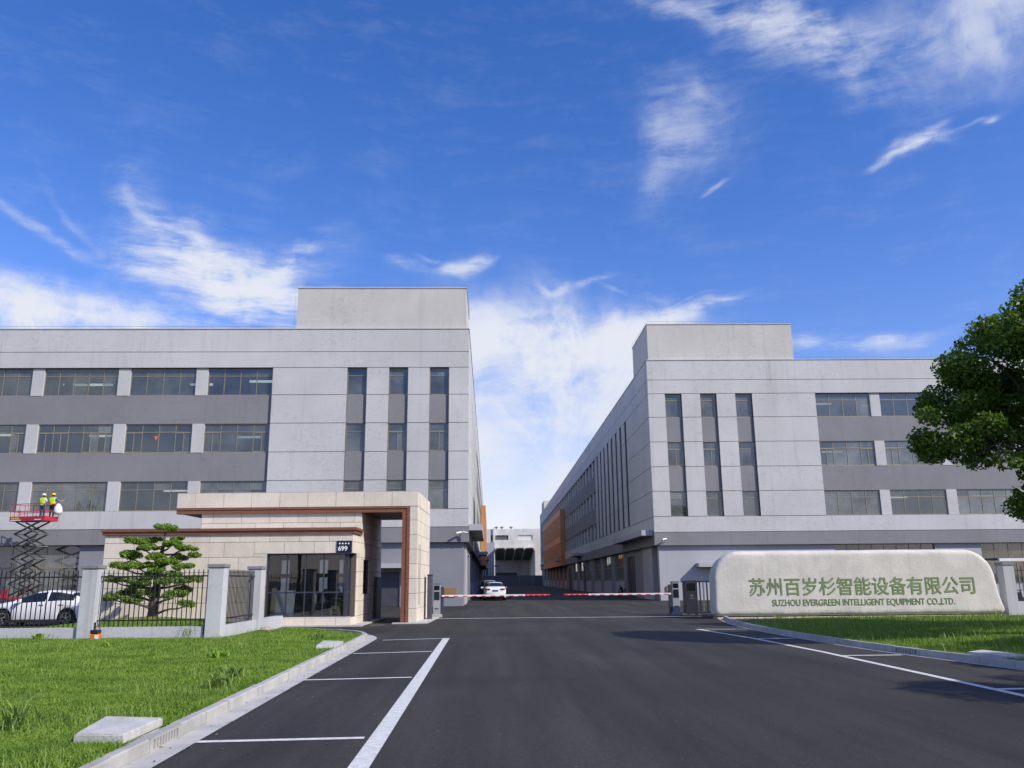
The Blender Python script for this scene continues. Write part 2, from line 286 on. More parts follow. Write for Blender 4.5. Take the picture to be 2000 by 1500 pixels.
class MB:
    def __init__(s): s.v = []; s.f = []; s.m = []
    def face(s, idx, mi=0): s.f.append(tuple(idx)); s.m.append(mi)
    def box(s, x0, x1, y0, y1, z0, z1, mi=0):
        if x0 > x1: x0, x1 = x1, x0
        if y0 > y1: y0, y1 = y1, y0
        if z0 > z1: z0, z1 = z1, z0
        n = len(s.v)
        s.v += [(x0, y0, z0), (x1, y0, z0), (x1, y1, z0), (x0, y1, z0), (x0, y0, z1), (x1, y0, z1), (x1, y1, z1), (x0, y1, z1)]
        for q in ((0, 3, 2, 1), (4, 5, 6, 7), (0, 1, 5, 4), (1, 2, 6, 5), (2, 3, 7, 6), (3, 0, 4, 7)): s.face([n+i for i in q], mi)
        return s
    def cbox(s, x0, x1, y0, y1, z0, z1, b=0.01, mi=0):
        """box with chamfered edges"""
        n = len(s.v); cs = []
        for sx in (0, 1):
            for sy in (0, 1):
                for sz in (0, 1):
                    X = (x0, x1)[sx]; Y = (y0, y1)[sy]; Z = (z0, z1)[sz]
                    dx = b*(1-2*sx); dy = b*(1-2*sy); dz = b*(1-2*sz)
                    cs.append(len(s.v)); s.v += [(X, Y+dy, Z+dz), (X+dx, Y, Z+dz), (X+dx, Y+dy, Z)]
        def c(sx, sy, sz, a): return n+(sx*4+sy*2+sz)*3+a
        for sx in (0, 1): s.face([c(sx, *p, 0) for p in ((0, 0), (1, 0), (1, 1), (0, 1))][::(1 if sx else -1)], mi)
        for sy in (0, 1): s.face([c(p[0], sy, p[1], 1) for p in ((0, 0), (1, 0), (1, 1), (0, 1))][::(-1 if sy else 1)], mi)
        for sz in (0, 1): s.face([c(p[0], p[1], sz, 2) for p in ((0, 0), (1, 0), (1, 1), (0, 1))][::(1 if sz else -1)], mi)
        for a in (0, 1):
            for e in (0, 1):
                s.face([c(0, a, e, 1), c(1, a, e, 1), c(1, a, e, 2), c(0, a, e, 2)], mi)
                s.face([c(a, 0, e, 0), c(a, 1, e, 0), c(a, 1, e, 2), c(a, 0, e, 2)], mi)
                s.face([c(a, e, 0, 0), c(a, e, 1, 0), c(a, e, 1, 1), c(a, e, 0, 1)], mi)
                for d in (0, 1): s.face([c(a, e, d, 0), c(a, e, d, 1), c(a, e, d, 2)], mi) if True else None
        return s
    def tube(s, pts, r, n=8, mi=0, cap=True):
        """round bar through points; r a number or one radius per point"""
        pts = [Vector(p) for p in pts]; rs = r if isinstance(r, (list, tuple)) else [r]*len(pts)
        prev = None; rings = []
        for i, p in enumerate(pts):
            d = (pts[min(i+1, len(pts)-1)]-pts[max(i-1, 0)])
            if d.length < 1e-9: d = Vector((0, 0, 1))
            d.normalize()
            a = d.orthogonal().normalized() if prev is None else (prev-d*prev.dot(d)).normalized()
            prev = a; b = d.cross(a); ring = []
            for j in range(n):
                t = 2*math.pi*j/n+math.pi/n; q = p+(a*math.cos(t)+b*math.sin(t))*rs[i]; ring.append(len(s.v)); s.v.append(tuple(q))
            rings.append(ring)
        for A, B in zip(rings, rings[1:]):
            for j in range(n): s.face([A[j], A[(j+1) % n], B[(j+1) % n], B[j]], mi)
        if cap: s.face(rings[0][::-1], mi); s.face(rings[-1], mi)
        return s
    def lathe(s, prof, c=(0, 0, 0), axis='z', n=24, mi=0):
        """prof: (radius, height) along axis"""
        rings = []
        for r, h in prof:
            ring = []
            for j in range(n):
                t = 2*math.pi*j/n; a, b = r*math.cos(t), r*math.sin(t)
                p = (a, b, h) if axis == 'z' else ((h, a, b) if axis == 'x' else (a, h, b))
                ring.append(len(s.v)); s.v.append((p[0]+c[0], p[1]+c[1], p[2]+c[2]))
            rings.append(ring)
        for A, B in zip(rings, rings[1:]):
            for j in range(n): s.face([A[j], A[(j+1) % n], B[(j+1) % n], B[j]], mi)
        s.face(rings[0][::-1], mi); s.face(rings[-1], mi); return s
    def prism(s, poly, a0, a1, axis='y', mi=0):
        """polygon (2D) extruded along axis"""
        n = len(s.v); N = len(poly)
        for a in (a0, a1):
            for p, q in poly: s.v.append((p, a, q) if axis == 'y' else ((a, p, q) if axis == 'x' else (p, q, a)))
        s.face(list(range(n, n+N)), mi); s.face(list(range(n+2*N-1, n+N-1, -1)), mi)
        for i in range(N): s.face([n+i, n+N+i, n+N+(i+1) % N, n+(i+1) % N], mi)
        return s
    def beam(s, p, q, w, h, mi=0, up=(0, 0, 1)):
        """rectangular bar from p to q"""
        p, q = Vector(p), Vector(q); d = (q-p).normalized(); a = d.cross(Vector(up)); a = a.normalized() if a.length > 1e-6 else Vector((1, 0, 0)); b = a.cross(d)
        n = len(s.v)
        for e in (p, q):
            for i, j in ((-1, -1), (1, -1), (1, 1), (-1, 1)): s.v.append(tuple(e+a*i*w/2+b*j*h/2))
        for f in ((3, 2, 1, 0), (4, 5, 6, 7), (0, 1, 5, 4), (1, 2, 6, 5), (2, 3, 7, 6), (3, 0, 4, 7)): s.face([n+i for i in f], mi)
        return s
    def mesh(s, name, mats, smooth=False):
        me = bpy.data.meshes.new(name); me.from_pydata(s.v, [], s.f)
        for m in (mats if isinstance(mats, (list, tuple)) else [mats]): me.materials.append(m)
        if any(s.m): me.polygons.foreach_set('material_index', s.m)
        if smooth: me.polygons.foreach_set('use_smooth', [True]*len(s.f))
        me.update(); return me
    def build(s, name, mats, parent=None, loc=(0, 0, 0), rot=(0, 0, 0), smooth=False):
        return link(name, s.mesh(name, mats, smooth), parent, loc, rot)

_bc = {}
def boxo(name, x0, x1, y0, y1, z0, z1, m, parent=None, ch=0.0):
    """one box as an object of its own; equal sizes share their mesh"""
    x0, x1 = min(x0, x1), max(x0, x1); y0, y1 = min(y0, y1), max(y0, y1); z0, z1 = min(z0, z1), max(z0, z1)
    d = (round(x1-x0, 4), round(y1-y0, 4), round(z1-z0, 4)); key = (d, m.name, ch)
    if key not in _bc:
        b = MB()
        if ch: b.cbox(-d[0]/2, d[0]/2, -d[1]/2, d[1]/2, -d[2]/2, d[2]/2, ch)
        else: b.box(-d[0]/2, d[0]/2, -d[1]/2, d[1]/2, -d[2]/2, d[2]/2)
        _bc[key] = b.mesh(name, m)
    return link(name, _bc[key], parent, ((x0+x1)/2, (y0+y1)/2, (z0+z1)/2))
def np_mesh(name, V, F, m, smooth=False):
    """V (n,3), F (k, 3 or 4) numpy"""
    me = bpy.data.meshes.new(name); k, q = F.shape
    me.vertices.add(len(V)); me.vertices.foreach_set('co', V.astype(np.float32).ravel())
    me.loops.add(k*q); me.loops.foreach_set('vertex_index', F.astype(np.int32).ravel())
    me.polygons.add(k); me.polygons.foreach_set('loop_start', np.arange(0, k*q, q, dtype=np.int32))
    me.materials.append(m); me.update(calc_edges=True)
    if smooth: me.polygons.foreach_set('use_smooth', np.ones(k, dtype=bool))
    return me
def sub_rect(r, o):
    """rectangle r minus rectangle o -> list of rectangles (a0,a1,b0,b1)"""
    a0, a1, b0, b1 = r; c0, c1, d0, d1 = o
    if c0 >= a1 or c1 <= a0 or d0 >= b1 or d1 <= b0: return [r]
    out = []
    if d0 > b0: out.append((a0, a1, b0, d0))
    if d1 < b1: out.append((a0, a1, d1, b1))
    lo, hi = max(b0, d0), min(b1, d1)
    if c0 > a0: out.append((a0, c0, lo, hi))
    if c1 < a1: out.append((c1, a1, lo, hi))
    return out

# ================================================================== THE SETTING
def sheet(name, poly, z, m, kind='structure', parent=None):
    me = bpy.data.meshes.new(name); me.from_pydata([(x, y, z) for x, y in poly], [], [tuple(range(len(poly)))]); me.materials.append(m); me.update()
    o = link(name, me, parent)
    if kind: o['kind'] = kind
    return o
M_EARTH = mat('far_ground', (0.17, 0.16, 0.13), (0.10, 0.12, 0.06), 0.05, 0.95)
sheet('ground', [(-2500, -2500), (2500, -2500), (2500, 2500), (-2500, 2500)], -0.03, M_EARTH)
road = sheet('driveway', [(-70, -30), (70, -30), (70, 262), (-70, 262)], 0.0, M_ASPH)

def ribbon(name, pts, w, z, m, parent=None):
    """flat strip along a polyline"""
    b = MB(); n = len(pts)
    for i, p in enumerate(pts):
        d = Vector(pts[min(i+1, n-1)])-Vector(pts[max(i-1, 0)]); d = Vector((d.x, d.y)).normalized(); nx, ny = -d.y, d.x
        b.v += [(p[0]+nx*w/2, p[1]+ny*w/2, z), (p[0]-nx*w/2, p[1]-ny*w/2, z)]
    for i in range(n-1): b.face([2*i, 2*i+1, 2*i+3, 2*i+2])
    return b.build(name, m, parent)
for pts, w in [([(-1.30, 3.0), (-1.60, 28.1)], 0.215), ([(-3.55, 4.4), (-1.5, 4.55)], 0.13), ([(-3.58, 10.48), (-1.56, 10.6)], 0.13), ([(-3.62, 16.68), (-1.62, 16.93)], 0.13),
               ([(-3.66, 22.5), (-1.68, 22.93)], 0.13), ([(-3.55, 27.4), (-1.5, 27.98)], 0.13),
               ([(8.06, 3.0), (8.06, 16), (8.04, 21.6), (7.8, 26.5), (7.28, 31.45)], 0.16), ([(7.33, 31.4), (9.05, 31.1)], 0.17), ([(7.85, 26.2), (9.05, 26.3)], 0.17), ([(8.12, 20.4), (9.5, 20.4)], 0.17), ([(8.14, 14.2), (10.3, 14.3)], 0.17),
               ([(-3.3, 42.3), (10.0, 41.9)], 0.24), ([(-5.3, 36.6), (-4.7, 36.75)], 0.12), ([(-3.1, 38.2), (-3.0, 43.0)], 0.12), ([(9.3, 45.2), (10.4, 44.0)], 0.12)]:
    ribbon('painted_line', pts, w, 0.006, M_LINE, road)

yd = MB().box(-45, -17.0, 28.15, 48, -0.02, 0.14).build('courtyard', M_ASPH); yd['kind'] = 'structure'
# ---- kerbs: every stone its own piece
def smooth_path(pts, step=0.25):
    P = [Vector((p[0], p[1], 0)) for p in pts]; out = []
    for i in range(len(P)-1):
        p0, p1, p2, p3 = P[max(i-1, 0)], P[i], P[i+1], P[min(i+2, len(P)-1)]; n = max(2, int((p2-p1).length/step))
        for j in range(n):
            t = j/n; out.append(0.5*((2*p1)+(p2-p0)*t+(2*p0-5*p1+4*p2-p3)*t*t+(3*p1-p0-3*p2+p3)*t**3))
    out.append(P[-1]); return out
def kerb(name, pts, side, h, w, stone, inlet_at=None):
    """pts = the foot on the road side; side = +1 when the kerb body lies to the left of the path"""
    path = smooth_path(pts, 0.1); L = [0]
    for a, b in zip(path, path[1:]): L.append(L[-1]+(b-a).length)
    def at(s):
        i = min(max(int(np.searchsorted(L, s))-1, 0), len(path)-2); t = (s-L[i])/max(L[i+1]-L[i], 1e-6); return path[i].lerp(path[i+1], min(max(t, 0), 1))
    root = link(name, None); root['kind'] = 'structure'
    n = int(L[-1]//stone); inl = None
    if inlet_at is not None:
        d = [(at((i+.5)*stone)-Vector((*inlet_at, 0))).length for i in range(n)]; inl = int(np.argmin(d))
    for i in range(n):
        a, b = at(i*stone+0.006), at((i+1)*stone-0.006); d = (b-a).normalized(); nn = Vector((-d.y, d.x, 0))*side
        jz = random.uniform(-0.006, 0.006); jo = random.uniform(-0.006, 0.006); c = 0.018
        mb = MB()
        def pt(p, off, z): return tuple(p+nn*(off+jo)+Vector((0, 0, z)))
        if i == inl:      # gully inlet: vertical slots
            ln = (b-a).length; ns = 9; e = 0.09; pitch = (ln-2*e)/ns
            def blk(t0, t1, o0, o1, z0, z1):
                k = len(mb.v)
                for t, o_ in ((t0, o0), (t1, o0), (t1, o1), (t0, o1)):
                    for z in (z0, z1): mb.v.append(pt(a+d*t, o_, z))
                for q in ((0, 2, 3, 1), (2, 4, 5, 3), (4, 6, 7, 5), (6, 0, 1, 7), (1, 3, 5, 7), (0, 6, 4, 2)): mb.face([k+x for x in q])
            blk(0, ln, 0, w, h*0.82, h); blk(0, ln, 0, w, -0.02, h*0.16); blk(0, e, 0, w, h*.16, h*.82); blk(ln-e, ln, 0, w, h*.16, h*.82)
            for j in range(ns+1):
                t = e+j*pitch
                if 0 < j < ns: blk(t-0.02, t+0.02, 0, w, h*.16, h*.82)
            mb.build('gully_inlet', M_CONC, root); bb = MB(); k = 0
            q = [pt(a+d*e, w*0.8, h*.16), pt(b-d*e, w*.8, h*.16), pt(b-d*e, w*.8, h*.82), pt(a+d*e, w*.8, h*.82)]
            bb.v += q; bb.face([0, 1, 2, 3]); bb.build('gully_dark_back', M_BLACK, root); continue  # black sheet: the shade inside the slots put in as colour
        prof = [(0, -0.03), (0, h-c), (c, h), (w, h), (w, -0.03)]
        for p in (a, b):
            for o_, z in prof: mb.v.append(pt(p, o_, z+jz if z > 0 else z))
        N = len(prof)
        for j in range(N-1): mb.face([j, j+1, N+j+1, N+j])
        mb.face(list(range(N))); mb.face(list(range(2*N-1, N-1, -1)))
        mb.build('kerb_stone', M_CONC, root)
    return root
LK = [(-3.62, 3.0), (-3.76, 9.0), (-3.95, 18.4), (-4.10, 26.6), (-4.22, 28.6), (-4.75, 30.2), (-5.8, 31.3), (-7.2, 31.85), (-8.55, 31.9)]
RK = [(10.15, 38.7), (9.62, 35.5), (9.30, 32.5), (9.22, 28.5), (9.36, 24.5), (9.6, 21.5), (9.98, 19.2), (10.35, 17.0), (11.1, 13.5)]
kerb('kerb_left', LK, +1, 0.15, 0.13, 0.98, (-3.8, 10.7)); kerb('kerb_right', RK, +1, 0.15, 0.13, 0.98, (9.75, 20.3))
def offs(path, d):
    out = []
    for i, p in enumerate(path):
        t = (path[min(i+1, len(path)-1)]-path[max(i-1, 0)]).normalized(); out.append((p.x-t.y*d, p.y+t.x*d))
    return out
lp = smooth_path(LK, 0.3); rp = smooth_path(RK, 0.3)
g = ribbon('gutter_left', offs(lp, -0.16), 0.31, 0.008, M_GUTTER); g['kind'] = 'structure'
g = ribbon('gutter_right', offs(rp, -0.10), 0.19, 0.008, M_GUTTER); g['kind'] = 'structure'

# ---- lawns: uneven soil sheets and blades
from mathutils import noise as mnoise
def nz(x, y, s=0.35, a=0.05): return a*mnoise.noise((x*s, y*s, 0.3))
def inside(poly, X, Y):
    c = np.zeros(X.shape, bool); n = len(poly); j = n-1
    for i in range(n):
        xi, yi = poly[i]; xj, yj = poly[j]
        cond = ((yi > Y) != (yj > Y)) & (X < (xj-xi)*(Y-yi)/((yj-yi) if yj != yi else 1e-9)+xi); c ^= cond; j = i
    return c
def lawn(name, poly, zf, res=0.5):
    """grid clipped to polygon by triangulated boundary strip: simple fan of columns"""
    import bmesh
    bm = bmesh.new(); vs = [bm.verts.new((x, y, 0)) for x, y in poly]; f = bm.faces.new(vs); bmesh.ops.triangulate(bm, faces=[f])
    xs = [p[0] for p in poly]; ys = [p[1] for p in poly]
    for lo, hi, co_, no in ((min(xs), max(xs), 0, (1, 0, 0)), (min(ys), max(ys), 1, (0, 1, 0))):
        n = int((hi-lo)/res)
        for i in range(1, n):
            c = [0, 0, 0]; c[co_] = lo+i*(hi-lo)/n
            bmesh.ops.bisect_plane(bm, geom=bm.verts[:]+bm.edges[:]+bm.faces[:], plane_co=c, plane_no=no)
    for v in bm.verts: v.co.z = zf(v.co.x, v.co.y)
    me = bpy.data.meshes.new(name); bm.to_mesh(me); bm.free(); me.materials.append(M_SOIL)
    for p in me.polygons: p.use_smooth = True
    o = link(name, me); o['kind'] = 'structure'; return o
Lpoly = [(p.x-0.12, p.y) if p.y < 28 else (p.x-0.09, p.y-0.08) for p in smooth_path(LK, 0.8)]
Lpoly = [p for p in Lpoly if p[1] < 31.7 and p[0] > -8.5]+[(-8.55, 31.6), (-8.6, 28.0), (-8.7, 27.5), (-24, 27.5), (-24, 3.0)]
def zL(x, y): return 0.085+nz(x, y)+0.03*max(0, min(1, (-4.6-x)/3))
lawn('lawn_left', Lpoly, zL)
Rpoly = [(p.x+0.11, p.y) for p in smooth_path(RK, 0.8)]+[(40, 13.5), (40, 38.9), (23, 38.8), (10.6, 38.8)]
def zR(x, y): return 0.10+nz(x, y)+0.08*max(0, min(1, (x-10.5)/3))-0.20*max(0, min(1, (y-27)/9))
lawn('lawn_right', Rpoly, zR)
Cpoly = [(-16.9, 28.0), (-9.2, 28.0), (-9.2, 31.5), (-9.6, 35.6), (-16.9, 35.6)]
def zC(x, y): return 0.16+0.34*math.exp(-((x+13.4)/2.6)**2-((y-33.6)/2.0)**2)+0.5*nz(x, y)
lawn('lawn_bonsai', Cpoly, zC, 0.35)

M_GRASS = leafmat('grass_blades', (0.165, 0.285, 0.03), (0.28, 0.41, 0.065), 0.34, 0.55, (0.135, 0.24, 0.03), 0.9)
M_WEED = leafmat('weed_leaves', (0.10, 0.19, 0.03), (0.30, 0.40, 0.11), 0.3)
M_WEEDLT = leafmat('bright_weed_leaves', (0.20, 0.38, 0.03), (0.28, 0.46, 0.05), 0.35)
def blades(name, XY, zf, hgt, wid, m, label):
    """each blade: quad and a tip, bent over"""
    n = len(XY); X, Y = XY[:, 0], XY[:, 1]; Z = np.array([zf(x, y) for x, y in XY])-0.01
    a = RNG.uniform(0, 2*np.pi, n); h = hgt*RNG.uniform(0.55, 1.25, n); w = wid*RNG.uniform(0.7, 1.3, n)
    ph = RNG.uniform(0, 2*np.pi, n); lean = RNG.uniform(0.15, 0.9, n)*h
    dx, dy = np.cos(a)*w/2, np.sin(a)*w/2; lx, ly = np.cos(ph)*lean, np.sin(ph)*lean
    V = np.empty((n, 5, 3))
    V[:, 0] = np.stack([X-dx, Y-dy, Z], 1); V[:, 1] = np.stack([X+dx, Y+dy, Z], 1)
    V[:, 2] = np.stack([X+dx*.7+lx*.35, Y+dy*.7+ly*.35, Z+h*.62], 1); V[:, 3] = np.stack([X-dx*.7+lx*.35, Y-dy*.7+ly*.35, Z+h*.62], 1)
    V[:, 4] = np.stack([X+lx, Y+ly, Z+h*0.98-0.25*lean], 1)
    b = np.arange(n)[:, None]*5
    F = np.concatenate([b+np.array([[0, 1, 2]]), b+np.array([[0, 2, 3]]), b+np.array([[3, 2, 4]])], 0)
    o = link(name, np_mesh(name, V.reshape(-1, 3), F, m)); props(o, label, 'grass', None, 'stuff'); return o
def scatter(poly, bands, view=True):
    """bands: (y0, y1, per m2); keeps what the frame can see plus a margin"""
    out = []; xs = [p[0] for p in poly]
    for y0, y1, dens in bands:
        x0, x1 = max(min(xs), -0.70*y1-1.2), min(max(xs), 0.70*y1+1.2); n = int((x1-x0)*(y1-y0)*dens)
        X = RNG.uniform(x0, x1, n); Y = RNG.uniform(y0, y1, n); kp = inside(poly, X, Y) & (np.abs(X) < 0.70*Y+1.2)
        out.append(np.stack([X[kp], Y[kp]], 1))
    return np.concatenate(out, 0)
slabs = [(-4.70, -3.90, 9.62, 11.05), (-4.85, -4.18, 22.9, 24.9), (10.2, 11.05, 17.75, 19.4)]
def clear(XY):
    k = np.ones(len(XY), bool)
    for x0, x1, y0, y1 in slabs: k &= ~((XY[:, 0] > x0) & (XY[:, 0] < x1) & (XY[:, 1] > y0) & (XY[:, 1] < y1))
    return XY[k]
XY = clear(scatter(Lpoly, [(6, 11, 4600), (11, 15, 3400), (15, 21, 1900), (21, 32, 1100)]))
hh = 0.058+0.045*np.array([max(0, mnoise.noise((x*0.5, y*0.5, 4.0))) for x, y in XY])*2
blades('grass_left', XY, zL, hh, 0.009+0.0004*XY[:, 1], M_GRASS, 'bright green lawn grass on the left verge below the grey fence')
XY = scatter(Lpoly, [(6, 14, 110), (14, 32, 34)]); keep = np.array([mnoise.noise((x*0.45, y*0.45, 9.0)) > 0.02 for x, y in XY]); XY = clear(XY[keep])
blades('tall_grass_left', XY, zL, 0.22, 0.011, M_WEED, 'scattered taller coarse grass stalks rising from the left lawn')
XY = clear(scatter(Rpoly, [(14, 22, 1100), (22, 30, 800), (30, 39, 600)]))
blades('grass_right', XY, zR, 0.11, 0.009+0.0004*XY[:, 1], M_GRASS, 'shaded lawn grass on the right verge in front of the stone sign')
XY = clear(scatter(Rpoly, [(15, 39, 16)])); blades('tall_grass_right', XY, zR, 0.30, 0.018, M_WEED, 'scattered taller grass stalks on the right verge')
XY = scatter(Cpoly, [(28, 36, 500)]); blades('grass_bonsai', XY, zC, 0.08, 0.022, M_GRASS, 'grass on the low mound round the cloud pruned pine')

# ================================================================== FACTORY BUILDINGS
ZR, ZG1, ZW1T, ZW1B, ZW2T, ZW2B, ZW3T, ZW3B, ZBT, ZBB = 20.77, 18.97, 17.72, 15.60, 13.42, 11.24, 9.12, 6.96, 5.64, 4.54
STRIPS = [(1.50, 2.98), (4.62, 6.08), (7.75, 9.25)]; RIB0 = 14.88
def make_building(name, label, origin, rz, s, ulen, vlen, gmat):
    """u runs along the facade away from the driveway corner (times s gives local x), v runs back, z up"""
    T = thing(name, label, 'building', origin, rz)
    def bo(nm, u0, u1, v0, v1, z0, z1, m, parent=T): return boxo(nm, s*u0, s*u1, v0, v1, z0, z1, m, parent)
    core = MB()
    def cb(u0, u1, v0, v1, z0, z1): core.box(s*u0, s*u1, v0, v1, z0, z1)
    G = 0.022
    def panel(u0, u1, z0, z1, m=M_LIGHT, v=0.0, gu=(0, 0)):
        bo('wall_panel', u0+gu[0], u1-gu[1], v, v+0.055, z0+G, z1-G, m)
    # --- windows -----------------------------------------------------
    def window(u0, u1, z0, z1, n, v, sash=(), transom=0.70, axis='u', gm=None, base=0.0):
        """frame with n lights, a transom, sliding sashes in the lights listed; glass panes are its children"""
        f = MB(); fw = 0.055; zt = z0+(z1-z0)*transom; panes = []
        def fb(a0, a1, b0, b1, d0=0.0, d1=0.07):
            if axis == 'u': f.box(s*a0, s*a1, v+d0, v+d1, b0, b1)
            else: f.box(s*(v+d0), s*(v+d1), a0, a1, b0, b1)
        fb(u0, u1, z0, z0+fw); fb(u0, u1, z1-fw, z1); fb(u0, u0+fw, z0+fw, z1-fw); fb(u1-fw, u1, z0+fw, z1-fw)
        fb(u0+fw, u1-fw, zt-fw/2, zt+fw/2, 0.003, 0.067)
        w = (u1-u0)/n
        for i in range(n):
            a, b = u0+i*w, u0+(i+1)*w
            if i: fb(a-fw*.45, a+fw*.45, z0+fw, z1-fw, -0.004, 0.073)
            panes.append((a+.03, b-.03, zt+.03, z1-.05))
            if i in sash:
                c = (a+b)/2; fb(c-.028, c+.028, z0+fw, zt-fw/2, -0.012, 0.06); fb(a+.03, c-.028, z0+fw, z0+fw+.05, -0.01, 0.04); fb(a+.03, c-.028, zt-fw/2-.05, zt-fw/2, -0.01, 0.04)
                fb(c+.028, b-.03, z0+fw, z0+fw+.05, 0.0, 0.05); fb(c+.028, b-.03, zt-fw/2-.05, zt-fw/2, 0.0, 0.05)
                panes += [(a+.03, c, z0+.05, zt-.03), (c, b-.03, z0+.05, zt-.03)]
            else: panes.append((a+.03, b-.03, z0+.05, zt-.03))
        wo = f.build('window', M_TAN, T); wg = gm or random.choice(GL)
        for a, b, c, d in panes:
            pg = random.choice(GL) if random.random() < .16 else wg
            if axis == 'u': boxo('pane', s*a, s*b, v+.028, v+.036, c, d, pg, wo)
            else: boxo('pane', s*(v+.028), s*(v+.036), a, b, c, d, pg, wo)
        return wo
    # --- front: full-length bands ---------------------------------------
    TH = 0.36
    for z0, z1 in ((ZG1, ZR), (ZW1T, ZG1), (ZBT, ZW3B)):
        cb(0.03, ulen, 0.05, TH, z0, z1); panel(0, ulen, z0, z1)
    bo('coping', -0.05, ulen, -0.05, TH+.05, ZR, ZR+0.06, M_LIGHT)
    cb(0.03, ulen, 0.03, TH+.3, ZBB, ZBT); bo('band', -0.02, ulen, -0.03, 0.05, ZBB, ZBT-G, M_SPAN)
    # --- front: corner block with three window strips ---------------------
    cols = []; u = 0.0
    for a, b in STRIPS: cols.append((u, a)); u = b
    cols.append((u, RIB0)); rows = [ZW3B, ZW3T, ZW2B, ZW2T, ZW1B, ZW1T]
    for a, b in cols:
        cb(a+(0.03 if a == 0 else 0.004), b-0.004, 0.05, TH, ZW3B, ZW1T)
        for z0, z1 in zip(rows, rows[1:]): panel(a, b, z0, z1)
    for i, (a, b) in enumerate(STRIPS):
        for j, (z0, z1) in enumerate(((ZW3B, ZW3T), (ZW2B, ZW2T), (ZW1B, ZW1T))):
            window(a+.01, b-.01, z0+.01, z1-.01, 1, 0.24, (0,) if (j == 1 and i < 2) else (), 0.72, gm=M_GLASS2)
        for z0, z1 in ((ZW3T, ZW2B), (ZW2T, ZW1B)): bo('spandrel', a+.012, b-.012, 0.17, TH, z0, z1, M_SPAN)
    # --- front: ribbon windows --------------------------------------------
    bays = [(14.90, 19.80, 4), (20.68, 25.62, 4), (26.52, 32.05, 5), (32.93, 38.4, 5), (39.3, 44.3, 4), (45.2, 50.2, 4), (51.1, 56, 4)]
    bays = [b for b in bays if b[1] <= ulen+0.1]
    sash2 = [(0, 3), (0, 3), (0, 1, 3, 4), (0, 4), (0, 3), (0, 3), (0, 3)]
    for j, (z0, z1) in enumerate(((ZW3B, ZW3T), (ZW2B, ZW2T), (ZW1B, ZW1T))):
        for i, (a, b, n) in enumerate(bays):
            window(a+.01, b-.01, z0+.01, z1-.01, n, 0.26, sash2[i] if j == 1 else (), 0.72)
            if i+1 < len(bays): bo('pier', b, bays[i+1][0], 0.14, 0.6, z0, z1, M_LIGHT)
    uend = bays[-1][1]
    for z0, z1 in ((ZW3T, ZW2B), (ZW2T, ZW1B)): bo('spandrel', RIB0+.01, uend, 0.17, 0.5, z0, z1, M_SPAN)
    cb(uend, ulen, 0.05, TH, ZW3B, ZW1T); panel(uend, ulen, ZW3B, ZW1T)
    # --- side wall --------------------------------------------------------
    def sp(v0, v1, z0, z1, m=M_LIGHT, off=0.0): bo('side_panel', off, off+0.055, v0, v1, z0+G, z1-G, m)
    for z0, z1 in ((ZG1, ZR), (ZW1T, ZG1), (ZBT, ZW3B)):
        cb(0.05, TH, TH, vlen, z0, z1); sp(0.058, vlen, z0, z1)
    bo('coping', -0.05, TH+.05, TH+.05, vlen, ZR, ZR+0.06, M_LIGHT)
    cb(0.03, TH+.3, TH+.3, vlen, ZBB, ZBT); bo('band', -0.03, 0.05, 0.052, vlen, ZBB, ZBT-G, M_SPAN)
    SL0 = 13.0; npitch = 3.52; sw = 1.25; ns = 8
    cb(0.05, TH, TH, SL0, ZW3B, ZW1T)
    for z0, z1 in zip(rows, rows[1:]): sp(0.058, SL0, z0, z1)
    v = SL0
    for i in range(ns):
        bo('slit_back', 0.55, 0.62, v, v+sw, ZW3B, ZW1T, M_SPAN)
        for j, (z0, z1) in enumerate(((ZW3B, ZW3T), (ZW2B, ZW2T), (ZW1B, ZW1T))): window(v+.05, v+sw-.05, z0+.02, z1-.02, 1, 0.42, (), 0.72, 'v', M_GLASS2)
        a, b = v+sw, v+npitch
        cb(0.05, 0.6, a, b, ZW3B, ZW1T)
        for z0, z1 in zip(rows, rows[1:]): sp(a, b, z0, z1)
        v += npitch
    RV0 = v; bw = 4.4; v = RV0; i = 0
    while v+bw < vlen-1.5:
        for j, (z0, z1) in enumerate(((ZW3B, ZW3T), (ZW2B, ZW2T), (ZW1B, ZW1T))):
            if not (92 < v < 154 and j < 2):
                window(v+.01, v+bw-.9, z0+.01, z1-.01, 2, 0.30, (0,) if j == 1 else (), 0.72, 'v')
                bo('pier', 0.08, 0.5, v+bw-.9, v+bw, z0, z1, M_LIGHT)
        v += bw; i += 1
    for z0, z1 in ((ZW3T, ZW2B), (ZW2T, ZW1B)): bo('spandrel', 0.06, 0.5, RV0, v, z0, z1, M_SPAN)
    cb(0.05, TH, v, vlen, ZW3B, ZW1T); sp(v, vlen, ZW3B, ZW1T)
    # the orange screen box standing off the side wall
    ob = MB(); oz0, oz1, ov0, ov1 = 4.42, 15.3, 94.0, 154.0
    def obx(u0, u1, v0, v1, z0, z1): ob.box(s*u0, s*u1, v0, v1, z0, z1)
    obx(-0.9, 0.0, ov0, ov0+.25, oz0, oz1); obx(-0.9, 0.0, ov1-.25, ov1, oz0, oz1)
    for z0, z1 in ((oz0, 5.7), (9.0, 10.1), (14.2, oz1)): obx(-0.9, -0.55, ov0+.25, ov1-.25, z0, z1)
    ob.build('orange_screen', M_ORANGE, T); bo('screen_back', -0.30, -0.22, ov0+.25, ov1-.25, oz0+.2, oz1-.2, M_DGREY)
    nfin = 30; pw = (ov1-ov0-.5)/nfin
    for i in range(nfin):
        a = ov0+.25+i*pw
        for z0, z1 in ((5.7, 9.0), (10.1, 14.2)): bo('screen_fin', -0.895, -0.80, a, a+pw*.55, z0, z1, M_ORANGE)
